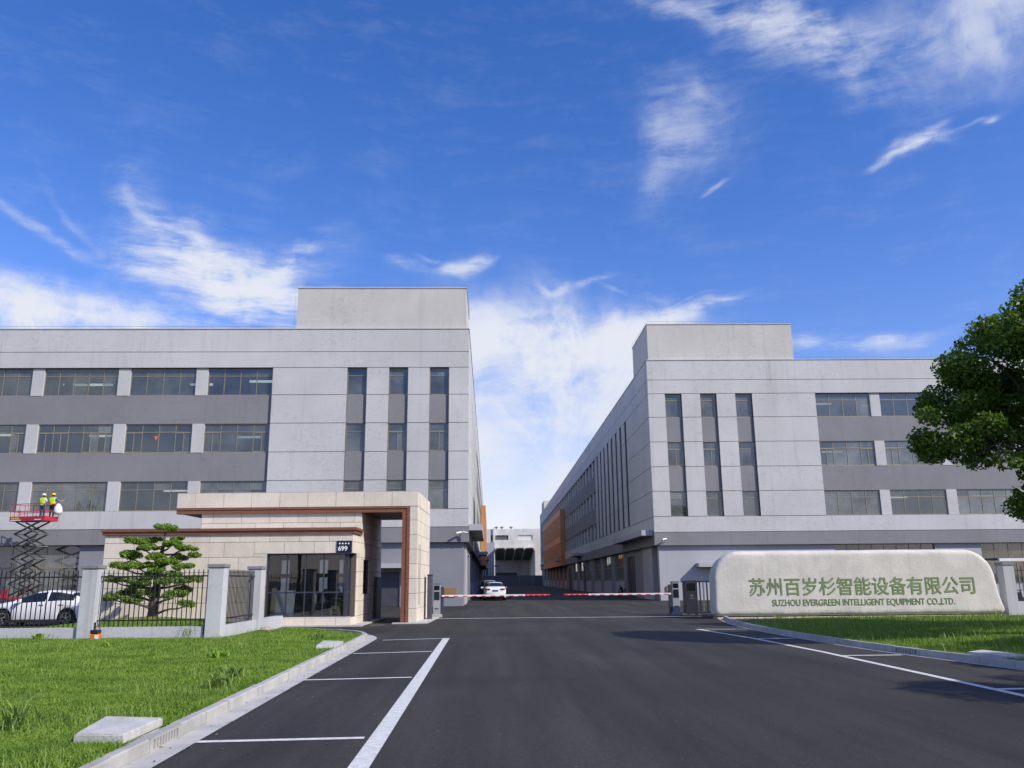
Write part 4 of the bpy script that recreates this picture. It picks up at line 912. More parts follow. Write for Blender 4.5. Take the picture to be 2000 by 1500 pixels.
# ================================================================== STONE SIGN
def stone_sign():
    T = thing('stone_sign', 'long rough white stone sign with rounded ends and green company lettering', 'sign', (16.35, 39.35, 0))
    x0, x1, zb, zt = -6.55, 6.85, 0.08, 3.0
    P = []
    def arc(cx, cz, rx, rz, a0, a1, n):
        for i in range(n+1):
            a = math.radians(a0+(a1-a0)*i/n); P.append((cx+rx*math.cos(a), cz+rz*math.sin(a)))
    P.append((x1-.15, zb)); P.append((x1-.02, zb+.12)); P.append((x1-.22, zb+0.9)); arc(x1-1.62, 1.55, 1.32, 1.45, 12, 90, 12); arc(x0+1.42, 1.72, 1.40, 1.28, 90, 180, 14); P.append((x0+.02, zb+.6)); P.append((x0+.03, zb+.12)); P.append((x0+.18, zb))
    # resample the outline evenly
    P.append(P[0]); L = [0]
    for a, b in zip(P, P[1:]): L.append(L[-1]+math.hypot(b[0]-a[0], b[1]-a[1]))
    N = 460; O = []
    for i in range(N):
        s = L[-1]*i/N; j = max(0, int(np.searchsorted(L, s, side='right'))-1); t = (s-L[j])/(L[j+1]-L[j]); O.append((P[j][0]+(P[j+1][0]-P[j][0])*t, P[j][1]+(P[j+1][1]-P[j][1])*t))
    zc = 1.55; sp0, sp1 = x0+1.5, x1-1.6; rings = []; V = []; F = []
    prof = [(0.0, 0.0), (0.006, .12), (0.016, .22), (0.034, .31), (0.06, .375), (0.095, .415), (0.14, .432)]+[(q, .435) for q in (0.2, 0.28, 0.36, 0.43, 0.5, 0.57, 0.64, 0.71, 0.78, 0.85, 0.92, 0.97)]
    for sgn in (-1, 1):
        for t, d in prof:
            r = []
            for (x, z) in O:
                cx = min(max(x, sp0), sp1); cx = sp0+(cx-sp0)
                X = x+(cx-x)*t; Z = z+(zc-z)*t; Y = sgn*(0.02+d)
                n1 = mnoise.fractal((X*1.1, Z*1.1+sgn*9, 3.0), 1.0, 2.1, 5); n2 = mnoise.noise((X*7, Z*7, sgn*5.0))
                rough = 0.003 if d >= .43 else 0.024
                Y += sgn*rough*(n1+0.5*n2); k_ = 0.02*mnoise.fractal((X*0.9, Z*0.9, 7.0), 1.0, 2.0, 4)*(1-t)
                r.append(len(V)); V.append((X+k_, Y, Z+k_*(0.6 if Z > zb+.1 else 0)))
            rings.append((sgn, r))
    def join(A, B, flip):
        for i in range(N):
            q = (A[i], A[(i+1) % N], B[(i+1) % N], B[i]); F.append(q[::-1] if flip else q)
    fr_ = [r for s_, r in rings if s_ < 0]; bk = [r for s_, r in rings if s_ > 0]
    for A, B in zip(fr_, fr_[1:]): join(A, B, False)
    for A, B in zip(bk, bk[1:]): join(A, B, True)
    join(bk[0], fr_[0], False)
    me = bpy.data.meshes.new('stone'); me.from_pydata(V, [], F+[tuple(fr_[-1]), tuple(bk[-1][::-1])])
    sm = mat('white_stone', (0.67, 0.645, 0.58), (0.57, 0.55, 0.495), 0.8, 0.85, bump=0.6, bscale=14, speck=((0.40, 0.38, 0.33), 7, 0.68, 0.4), dirt=((0.36, 0.33, 0.27), 0.6))
    me.materials.append(sm); me.polygons.foreach_set('use_smooth', [True]*len(me.polygons)); me.update(); link('stone', me, T)
    cm = mat('cream_base_stone', (0.60, 0.54, 0.43), (0.50, 0.46, 0.38), 1.1, 0.85, bump=0.4, bscale=25, pervar=0.08)
    xs = [-6.4, -4.6, -3.3, -2.5, -0.4, 1.3, 3.2, 4.9, 6.65]
    for a, b in zip(xs, xs[1:]): boxo('base_slab', a+.012, b-.012, -0.40, 0.40, -0.25, 0.066, cm, T, 0.015)
    gm_ = mat('green_lettering', (0.175, 0.25, 0.10), (0.16, 0.235, 0.09), 3, 0.6)
    y = -0.463
    def fit(o, w, h, cx, cz):
        ew, eh = extent(o); o.scale = (w/ew, h/eh, 1); o.location = (cx, y, cz)
        xs_ = [v.co.x for v in o.data.vertices]; ys_ = [v.co.y for v in o.data.vertices]; o.location.x -= (max(xs_)+min(xs_))/2*o.scale.x; o.location.z -= (max(ys_)+min(ys_))/2*o.scale.y
    o = text_mesh('company_name', '苏州百岁杉智能设备有限公司', 0.85, gm_, T, (0, y, 1.5), (math.pi/2, 0, 0), 1.0, 0.004, 0.0, bold=0.013); fit(o, 10.35, 0.80, 0.30, 1.39)
    o = text_mesh('company_name_latin', 'SUZHOU EVERGREEN INTELLIGENT EQUIPMENT CO.,LTD.', 0.4, gm_, T, (0, y, 0.8), (math.pi/2, 0, 0), 1.0, 0.004, 0.0, bold=0.007); fit(o, 8.35, 0.34, 0.30, 0.66)
stone_sign()

# ================================================================== VEHICLE BARRIERS AND SLIDING GATE
M_CAB = mat('grey_cabinet', (0.33, 0.35, 0.385), (0.29, 0.31, 0.345), 2, 0.4); M_SCREEN = mat('black_screen', (0.01, 0.011, 0.013), rough=0.12); M_REDREF = mat('red_reflective', (0.55, 0.03, 0.035), rough=0.4)
def barrier(label, x, y, s, arm_len, screen_lit):
    T = thing('boom_barrier', label, 'barrier', (x, y, 0), 0, 'boom barriers across the driveway')
    boxo('foot', -0.28, 0.28, -0.25, 0.25, 0, 0.16, M_CONC, T, 0.02)
    boxo('cabinet', -0.185, 0.185, -0.17, 0.17, 0.16, 1.62, M_CAB, T, 0.015)
    boxo('display', -0.14, 0.14, -0.182, -0.168, 1.33, 1.56, M_SCREEN, T); boxo('display', -0.14, 0.14, -0.182, -0.168, 0.85, 1.26, screen_lit, T)
    boxo('cabinet_top', -0.20, 0.20, -0.185, 0.185, 1.62, 1.65, M_DGREY, T); boxo('label_panel', -0.1, 0.1, -0.178, -0.168, 0.40, 0.46, M_DGREY, T)
    p = MB(); p.box(s*0.19, s*0.33, -0.16, 0.16, 0.03, 1.5); p.build('arm_post', M_FRAME, T)
    a = MB(); za = 1.05; x0 = 0.26; a.box(s*x0, s*(arm_len*0.78), -0.225, -0.165, za-.042, za+.042); ao = a.build('arm', M_WHITE, T)
    n = 9; L = arm_len*.78-x0
    for i in range(n):
        q = x0+L*(i+.25)/n; boxo('red_stripe', s*q, s*(q+L/n*.5), -0.229, -0.161, za-.044, za-.004, M_REDREF, ao)
    e = MB(); e.tube([(s*arm_len*.78, -0.195, za), (s*(arm_len-.03), -0.195, za), (s*arm_len, -0.195, za)], [0.045, 0.045, 0.025], 10); e.build('foam_tip', M_REDREF, ao)
    for i in range(4):
        q = arm_len*(.80+.05*i); boxo('white_stripe', s*q, s*(q+.07), -0.243, -0.236, za-.012, za+.012, M_WHITE, ao)
    return T
M_SCR2 = mat('dim_screen', (0.015, 0.03, 0.035), (0.02, 0.02, 0.02), 6, 0.15)
barrier('boom barrier with grey screen cabinet beside the gatehouse portal', -2.98, 43.7, 1, 5.7, M_SCR2); barrier('boom barrier with grey screen cabinet beside the folded sliding gate', 9.12, 43.8, -1, 5.7, M_SCR2)
gp = thing('gate_post', 'dark grey steel gate post against the outer side of the gatehouse portal', 'gate post', (-3.15, 41.2, 0)); boxo('post', -0.1, 0.1, -0.35, 0.35, 0.0, 2.05, M_DGREY, gp, 0.01); boxo('post_cap', -0.12, 0.12, -0.37, 0.37, 2.05, 2.09, M_BLACK, gp)
M_NAVY = mat('navy_gate_paint', (0.030, 0.034, 0.046), (0.024, 0.028, 0.038), 3, 0.4)
def slide_gate():
    T = thing('sliding_gate', 'folded dark retractable gate with drive cabinet beside the stone sign', 'gate', (9.56, 42.4, 0))
    boxo('drive_cabinet', -0.30, 0.30, -0.32, 0.32, 0.12, 1.70, M_NAVY, T, 0.02); boxo('display', -0.2, 0.2, -0.334, -0.318, 1.22, 1.56, M_SCREEN, T)
    d = MB(); d.lathe([(0.055, -0.336), (0.055, -0.322)], (0, 0, 0.98), 'y', 14); d.build('round_badge', M_STEEL, T); boxo('badge_line', -0.09, 0.09, -0.334, -0.32, 0.83, 0.86, M_STEEL, T)
    for x in (-0.2, 0.2): 
        wv_ = MB(); wv_.lathe([(0.04, -0.36), (0.075, -0.36), (0.075, -0.30), (0.04, -0.30)], (x, 0, 0.075), 'y', 12); wv_.build('castor', M_BLACK, T)
    boxo('top_rail', 0.30, 3.9, -0.30, 0.30, 1.62, 1.68, M_NAVY, T); boxo('bottom_rail', 0.30, 3.9, -0.30, 0.30, 0.14, 0.22, M_NAVY, T)
    for i in range(20):
        x = 0.40+i*0.175; m = M_STEEL if i % 2 else M_NAVY
        boxo('gate_bar', x, x+.05, -0.30, -0.25, 0.22, 1.62, m, T); boxo('gate_bar', x+.08, x+.12, -0.06, 0.0, 0.22, 1.62, M_NAVY, T)
slide_gate()

# ================================================================== CARS
M_TYRE = mat('tyre_rubber', (0.012, 0.012, 0.013), rough=0.8); M_RIM = mat('alloy_rim', (0.55, 0.56, 0.57), rough=0.3, metal=0.8)
M_CARGLASS = mat('car_glass', (0.010, 0.013, 0.018), rough=0.04, spec=0.8); M_TAIL = mat('tail_lamp', (0.16, 0.008, 0.01), rough=0.15); M_HEAD = mat('head_lamp', (0.55, 0.57, 0.6), rough=0.1)
M_TRIMB = mat('black_trim', (0.015, 0.015, 0.016), rough=0.5); M_PLATE = mat('blue_plate', (0.01, 0.06, 0.32), rough=0.35)
def wheel(parent, x, y, r, w, side):
    b = MB(); h = w/2
    b.lathe([(r*.62, -h*.85), (r*.9, -h), (r, -h*.7), (r, h*.7), (r*.9, h), (r*.62, h*.85)], (0, 0, 0), 'y', 28)
    o = b.build('wheel', M_TYRE, parent, (x, y, r), smooth=False)
    rm = MB(); yo = side*h*.80; rm.lathe([(r*.66, -0.01), (r*.66, 0.012), (r*.60, 0.012), (r*.60, -0.01)], (0, yo, 0), 'y', 28)
    for k in range(5):
        for da in (-0.16, 0.16):
            a = k*2*math.pi/5+math.pi/2; p = (r*.13*math.cos(a), yo, r*.13*math.sin(a)); q = (r*.63*math.cos(a+da), yo, r*.63*math.sin(a+da)); rm.beam(p, q, 0.022, r*.14, 0, (0, 1, 0))
    rm.lathe([(r*.16, -0.02), (r*.16, 0.02)], (0, yo, 0), 'y', 14); rm.build('rim', M_RIM, o)
    dk = MB(); dk.lathe([(r*.61, -0.005), (r*.61, 0.0)], (0, yo-side*.03, 0), 'y', 20); dk.build('brake_disc', M_TRIMB, o); return o
def make_car(label, loc, rz, paint, prof, tail=True, group=None, plate=True, scale=1.0):
    """prof: dict of curves along x (front negative): top, belt, half width, greenhouse; body shell lofted, glass set as separate parts"""
    T = thing('parked_car', label, 'car', loc, rz, group); T.scale = (scale,)*3
    I = lambda k, x: float(np.interp(x, [p[0] for p in prof[k]], [p[1] for p in prof[k]]))
    xa, xb = prof['top'][0][0], prof['top'][-1][0]; wr, axles, gs = prof['wheel_r'], prof['axles'], prof['sill']; R = wr+.065
    xs = sorted(set([round(x, 3) for x in np.arange(xa, xb+.001, 0.05)]+[xb]+[round(a+s_*R*c, 3) for a in axles for s_ in (-1, 1) for c in (1.0, .999, .97, .9)]))
    rows = []
    for x in xs:
        w = I('w', x); zt = I('top', x); zs = min(I('belt', x), zt-.015); zb = gs+max(0, (xa+.25-x))*.35+max(0, (x-xb+.25))*.6
        for a in axles:
            if abs(x-a) < R: zb = max(zb, wr+math.sqrt(max(R*R-(x-a)**2, 0)))
        zb = min(zb, zs-.05); gh = max(0.0, zt-zs); k = min(1, gh/.35)
        wt = w*(1-.08)-(w*.26)*k; mid = (zb+zs)/2
        rows.append([(w-.05, zb), (w-.005, zb+(zs-zb)*.18), (w, mid), (w-.012, zs-.07*min(1, (zs-zb)*3)), (w-.045, zs), (wt+(w-.045-wt)*.10 if k > .3 else wt+.04, zt-.07*k-.012), (wt-.05, zt-.022*k-.006), (wt*.55, zt-.003), (0, zt)])
    NP = len(rows[0]); V = []; mesh_f = {'body': [], 'side_window': [], 'windscreen': [], 'rear_window': []}
    for s_ in (-1, 1):
        for i, x in enumerate(xs):
            for (y, z) in rows[i]: V.append((x, s_*y, z))
    def vid(s_, i, j): return (0 if s_ < 0 else len(xs)*NP)+i*NP+j
    for s_ in (-1, 1):
        for i in range(len(xs)-1):
            xm = (xs[i]+xs[i+1])/2; gh = I('top', xm)-I('belt', xm)
            for j in range(NP-1):
                q = [vid(s_, i, j), vid(s_, i+1, j), vid(s_, i+1, j+1), vid(s_, i, j+1)]; key = 'body'
                if j == 4 and any(a < xm < b for a, b in prof['side_glass']): key = 'side_window'
                if j >= 5 and prof['screen'][0] < xm < prof['screen'][1]: key = 'windscreen'
                if j >= 5 and prof['rear'][0] < xm < prof['rear'][1]: key = 'rear_window'
                mesh_f[key].append(q[::s_])
    for e, i in ((0, 0), (1, len(xs)-1)):
        mesh_f['body'].append([vid(-1, i, j) for j in range(NP)]+[vid(1, i, j) for j in range(NP-2, -1, -1)])
    for key, fs in mesh_f.items():
        used = sorted({v for f_ in fs for v in f_}); mp = {v: n for n, v in enumerate(used)}
        me = bpy.data.meshes.new(key); me.from_pydata([V[v] for v in used], [], [tuple(mp[v] for v in f_) for f_ in fs]); me.materials.append(paint if key == 'body' else M_CARGLASS)
        me.polygons.foreach_set('use_smooth', [True]*len(me.polygons)); me.update(); link(key, me, T)
    W_ = max(p[1] for p in prof['w'])
    for a in axles:
        for s_ in (-1, 1): wheel(T, a, s_*(W_-.12), wr, .2, s_)
    boxo('underbody', xa+.3, xb-.3, -W_+.22, W_-.22, gs-.02, gs+.35, M_TRIMB, T)
    boxo('sill_trim', axles[0]+R+.02, axles[1]-R-.02, -W_+.03, W_-.03, gs-.03, gs+.04, M_TRIMB, T)
    zbelt = I('belt', 0)
    for s_ in (-1, 1):
        for xd in prof['handles']: boxo('door_handle', xd-.1, xd+.1, s_*(W_-.012), s_*(W_+.022), zbelt-.13, zbelt-.10, M_RIM, T)
        for xd in prof['seams']: boxo('door_seam', xd-.006, xd+.006, s_*(W_-.03), s_*(W_+.002), gs+.1, zbelt-.04, M_TRIMB, T)
        m_ = MB(); xm = prof['mirror']; m_.cbox(xm-.07, xm+.09, s_*W_, s_*(W_+.17), zbelt-.02, zbelt+.12, .03); m_.build('wing_mirror', paint, T)
        lx = prof['lamps']
        lr = MB(); lr.prism([(xb-lx[2], s_*(I('w', xb-lx[2])+.004)), (xb+.012, s_*(I('w', xb)-.02)), (xb+.014, s_*lx[3]), (xb-.1, s_*lx[3])], lx[0], lx[1], 'z'); lr.build('tail_light', M_TAIL, T)
        hl = MB(); hl.prism([(xa+.38, s_*(I('w', xa+.38)+.004)), (xa-.010, s_*(I('w', xa)-.02)), (xa-.012, s_*.32), (xa+.1, s_*.32)], .60, .72, 'z'); hl.build('headlight', M_HEAD, T)
    if plate: boxo('number_plate', xb+.005, xb+.022, -0.23, 0.23, lx[0]-.12, lx[0]-.0, M_PLATE, T)
    boxo('bumper_insert', xb-.02, xb+.012, -.55, .55, gs+.12, gs+.25, M_TRIMB, T)
    return T
M_WPAINT = mat('white_car_paint', (0.74, 0.74, 0.73), rough=0.3, coat=0.6); M_DPAINT = mat('dark_car_paint', (0.02, 0.023, 0.03), rough=0.3, coat=0.6)
hatch = dict(top=[(-2.2, .66), (-2.12, .80), (-1.9, .90), (-1.3, 1.01), (-1.05, 1.05), (-.5, 1.30), (-.05, 1.45), (.4, 1.50), (.9, 1.48), (1.4, 1.40), (1.75, 1.28), (1.95, 1.10), (2.12, 1.0), (2.2, .72)],
             belt=[(-2.2, .60), (-1.9, .78), (-1.2, .93), (0, 1.0), (1.2, 1.06), (1.9, 1.04), (2.2, .7)], w=[(-2.2, .55), (-2.1, .70), (-1.85, .82), (-1.4, .88), (0, .90), (1.5, .89), (1.95, .82), (2.2, .68)],
             side_glass=[(-.72, .42), (.50, 1.62)], screen=(-1.02, -.12), rear=(1.45, 1.93), wheel_r=.335, axles=(-1.38, 1.36), sill=.24, handles=(.28, 1.12), seams=(-.86, .46, 1.30), mirror=-.66, lamps=(.80, .99, .28, .45))
sedan = dict(top=[(-2.3, .66), (-2.2, .78), (-1.9, .86), (-1.1, 1.0), (-.85, 1.05), (-.1, 1.40), (.4, 1.45), (.85, 1.42), (1.55, 1.12), (1.7, 1.09), (2.15, 1.07), (2.26, .98), (2.32, .70)],
             belt=[(-2.3, .60), (-1.9, .76), (-1.2, .9), (0, .95), (1.4, 1.0), (2.0, 1.0), (2.26, .9), (2.32, .66)], w=[(-2.3, .55), (-2.15, .72), (-1.85, .84), (-1.3, .9), (0, .91), (1.5, .9), (2.1, .85), (2.32, .74)],
             side_glass=[(-.55, .35), (.43, 1.22)], screen=(-.85, -.12), rear=(.88, 1.56), wheel_r=.33, axles=(-1.4, 1.33), sill=.2, handles=(.2, 1.0), seams=(-.75, .39, 1.15), mirror=-.5, lamps=(.84, .95, .30, .42))
make_car('white hatchback parked behind the black bar fence on the left', (-18.92, 36.75, 0.14), 0.0, M_WPAINT, hatch, scale=0.955)
make_car('white sedan seen from behind on the driveway, blue number plate', (-0.15, 80.2, 0), math.radians(-90+2), M_WPAINT, sedan, scale=1.12)
make_car('dark car parked ahead of the white sedan, mostly hidden by it', (-0.75, 88.5, 0), math.radians(-90), M_DPAINT, dict(hatch, top=[(x, z*1.07) for x, z in hatch['top']]), scale=1.12)

# ================================================================== PEOPLE
SKIN = mat('skin', (0.40, 0.235, 0.165), (0.36, 0.21, 0.15), 12, 0.55)
def cloth(n, c): return mat('cloth_'+n, c, tuple(x*.8 for x in c), 14, 0.9, bump=.3, bscale=30)
M_HAIR = mat('black_hair', (0.010, 0.009, 0.009), rough=0.6)
def hand_chain(J, E, Rr, side, w, d, n, key):
    """palm and five fingers from wrist w; d = direction of the fingers, n = palm normal"""
    w = Vector(w); d = Vector(d).normalized(); n = Vector(n).normalized(); a = d.cross(n).normalized()
    J[key+'palm'] = w+d*.07; Rr[key+'palm'] = .030; E.append((side+'wrist', key+'palm'))
    for i, (o_, L) in enumerate(((-.033, .062), (-.011, .075), (.011, .072), (.033, .055))):
        k1, k2, k3 = [f'{key}f{i}{q}' for q in 'abc']; b0 = w+d*.085+a*o_
        J[k1] = b0; J[k2] = b0+d*L*.55-n*.008; J[k3] = b0+d*L*.85-n*.035
        for k_, r_ in ((k1, .0105), (k2, .0095), (k3, .0085)): Rr[k_] = r_
        E += [(key+'palm', k1), (k1, k2), (k2, k3)]
    t0 = w+d*.035-a*.035; J[key+'t0'] = t0; J[key+'t1'] = t0+d*.035-a*.022-n*.012; Rr[key+'t0'] = .013; Rr[key+'t1'] = .0105; E += [(key+'palm', key+'t0'), (key+'t0', key+'t1')]
def make_person(label, loc, rz, pose, cols, helmet=None, vest=None, group=None, hair=True):
    """pose: joint -> point (facing +y); body grown with the Skin modifier, clothing colours by nearest bone"""
    T = thing('person', label, 'person', loc, rz, group)
    J = dict(pose); E = [('pelvis', 'spine'), ('spine', 'chest'), ('chest', 'neck'), ('neck', 'head0'), ('head0', 'head1'), ('head1', 'head2'), ('head1', 'nose')]
    Rr = dict(pelvis=.145, spine=.135, chest=.150, neck=.060, head0=.070, head1=.098, head2=.070, nose=.022)
    h0, h1 = Vector(J['head0']), Vector(J['head1'])
    fdir = Vector(J.get('face', (0, 1, 0))).normalized(); J.pop('face', None); J['nose'] = h1+fdir*.105-Vector((0, 0, .012))
    for s_, sx in (('l', -1), ('r', 1)):
        E += [('chest', s_+'sho'), (s_+'sho', s_+'elb'), (s_+'elb', s_+'wrist'), ('pelvis', s_+'hip'), (s_+'hip', s_+'knee'), (s_+'knee', s_+'ank'), (s_+'ank', s_+'toe')]
        Rr.update({s_+'sho': .074, s_+'elb': .048, s_+'wrist': .031, s_+'hip': .098, s_+'knee': .066, s_+'ank': .046, s_+'toe': .042})
        d = Vector(J[s_+'wrist'])-Vector(J[s_+'elb']); n = Vector((0, 0, 1)) if abs(d.normalized().z) < .8 else Vector((sx, 0, 0)); hand_chain(J, E, Rr, s_, J[s_+'wrist'], d, n, s_+'h')
    keys = list(J); ix = {k_: i for i, k_ in enumerate(keys)}
    me = bpy.data.meshes.new('skel'); me.from_pydata([tuple(J[k_]) for k_ in keys], [(ix[a], ix[b]) for a, b in E], [])
    o = bpy.data.objects.new('skel', me); COL.objects.link(o); md = o.modifiers.new('s', 'SKIN'); sd = o.modifiers.new('u', 'SUBSURF'); sd.levels = 2; sd.render_levels = 2
    for i, k_ in enumerate(keys):
        sv = me.skin_vertices[0].data[i]; r = Rr[k_]; sv.radius = (r*1.25, r*.85) if k_ in ('pelvis', 'spine', 'chest') else (r, r); sv.use_root = (k_ == 'pelvis')
    bpy.context.view_layer.update(); dg = bpy.context.evaluated_depsgraph_get(); body = bpy.data.meshes.new_from_object(o.evaluated_get(dg)); bpy.data.objects.remove(o)
    body.name = 'body'; slots = ['skin', 'top', 'legs', 'shoes', 'hair']; ms = dict(skin=SKIN, hair=M_HAIR, **cols)
    body.materials.clear()
    for q in slots: body.materials.append(ms[q])
    bones = []
    for a, b in E:
        if a in ('pelvis', 'spine', 'chest') and b in ('spine', 'chest', 'lsho', 'rsho', 'neck'): c = 'top'
        elif a.endswith('sho'): c = 'top'
        elif a.endswith('elb') or b.startswith(('lh', 'rh')) and not b.endswith('hip'): c = 'skin'
        elif a.endswith('ank'): c = 'shoes'
        elif b.endswith(('hip', 'knee', 'ank')): c = 'legs'
        else: c = 'skin'
        bones.append((np.array(J[a]), np.array(J[b]), slots.index(c), a))
    n = len(body.polygons); C = np.empty(n*3); body.polygons.foreach_get('center', C); C = C.reshape(-1, 3); best = np.full(n, 9e9); mi = np.zeros(n, int); tor = np.zeros(n, bool)
    for a, b, c, nm in bones:
        ab = b-a; t = np.clip(((C-a)@ab)/max(ab@ab, 1e-9), 0, 1); d = np.linalg.norm(C-(a+t[:, None]*ab), axis=1)
        k_ = d < best; best[k_] = d[k_]; mi[k_] = c; tor[k_] = nm in ('pelvis', 'spine', 'chest') and c == 1
    hv = np.array(J['head1']); f_ = np.array(fdir); rel = C-hv
    if hair: mi[(np.linalg.norm(rel, axis=1) < .2) & (C[:, 2] > J['head0'][2]+.01) & ((rel@f_ < .01) | (rel[:, 2] > .055))] = 4
    body.polygons.foreach_set('material_index', mi.astype(np.int32)); body.polygons.foreach_set('use_smooth', [True]*n); body.update(); link('body', body, T)
    # eyes and mouth
    up = Vector((0, 0, 1)); sd_ = fdir.cross(up).normalized(); fm = MB()
    for e in (-1, 1):
        c = h1+fdir*.088+sd_*e*.034+up*.014; fm.lathe([(.004, -.012), (.012, -.004), (.012, .004), (.004, .012)], tuple(c), 'y', 8)
    c = h1+fdir*.082-up*.055; fm.beam(c-sd_*.026, c+sd_*.026, .012, .010); fm.build('face_features', M_HAIR, T)
    if vest:
        VN = np.empty(len(body.vertices)*3); body.vertices.foreach_get('normal', VN); VN = VN.reshape(-1, 3); VC = np.empty_like(VN).ravel(); body.vertices.foreach_get('co', VC); VC = VC.reshape(-1, 3)+VN*.018
        fs = [tuple(p.vertices) for p, q in zip(body.polygons, tor) if q]; us = sorted({v for f2 in fs for v in f2}); mp = {v: i for i, v in enumerate(us)}
        vm = bpy.data.meshes.new('vest'); vm.from_pydata([tuple(VC[v]) for v in us], [], [tuple(mp[v] for v in f2) for f2 in fs]); vm.materials.append(vest); vm.polygons.foreach_set('use_smooth', [True]*len(fs)); vm.update(); link('safety_vest', vm, T)
    if helmet:
        hm = MB(); c = h1+Vector((0, 0, .035)); hm.lathe([(.155, -.004), (.152, .006), (.128, .012), (.126, .05), (.112, .09), (.08, .12), (.03, .135), (.001, .137)], tuple(c), 'z', 20); hm.build('hard_hat', helmet, T, smooth=True)
    return T
STAND = dict(pelvis=(0, 0, .96), spine=(0, 0, 1.14), chest=(0, .0, 1.34), neck=(0, .01, 1.49), head0=(0, .02, 1.56), head1=(0, .035, 1.65), head2=(0, .02, 1.73),
             lsho=(-.19, 0, 1.42), rsho=(.19, 0, 1.42), lelb=(-.26, .06, 1.16), relb=(.27, .10, 1.17), lwrist=(-.20, .28, 1.10), rwrist=(.26, .32, 1.18),
             lhip=(-.10, 0, .92), rhip=(.10, 0, .92), lknee=(-.11, .03, .50), rknee=(.11, .05, .50), lank=(-.11, -.02, .09), rank=(.11, .02, .09), ltoe=(-.12, .13, .045), rtoe=(.13, .17, .045))
SIT = dict(pelvis=(0, 0, .50), spine=(0, .02, .68), chest=(0, .06, .88), neck=(0, .08, 1.03), head0=(0, .10, 1.10), head1=(0, .13, 1.18), head2=(0, .12, 1.27),
           lsho=(-.19, .05, .96), rsho=(.19, .05, .96), lelb=(-.25, .14, .72), relb=(.25, .14, .72), lwrist=(-.16, .38, .70), rwrist=(.16, .38, .70),
           lhip=(-.10, .02, .48), rhip=(.10, .02, .48), lknee=(-.13, .44, .50), rknee=(.13, .44, .50), lank=(-.13, .40, .09), rank=(.13, .42, .09), ltoe=(-.14, .55, .045), rtoe=(.14, .57, .045))

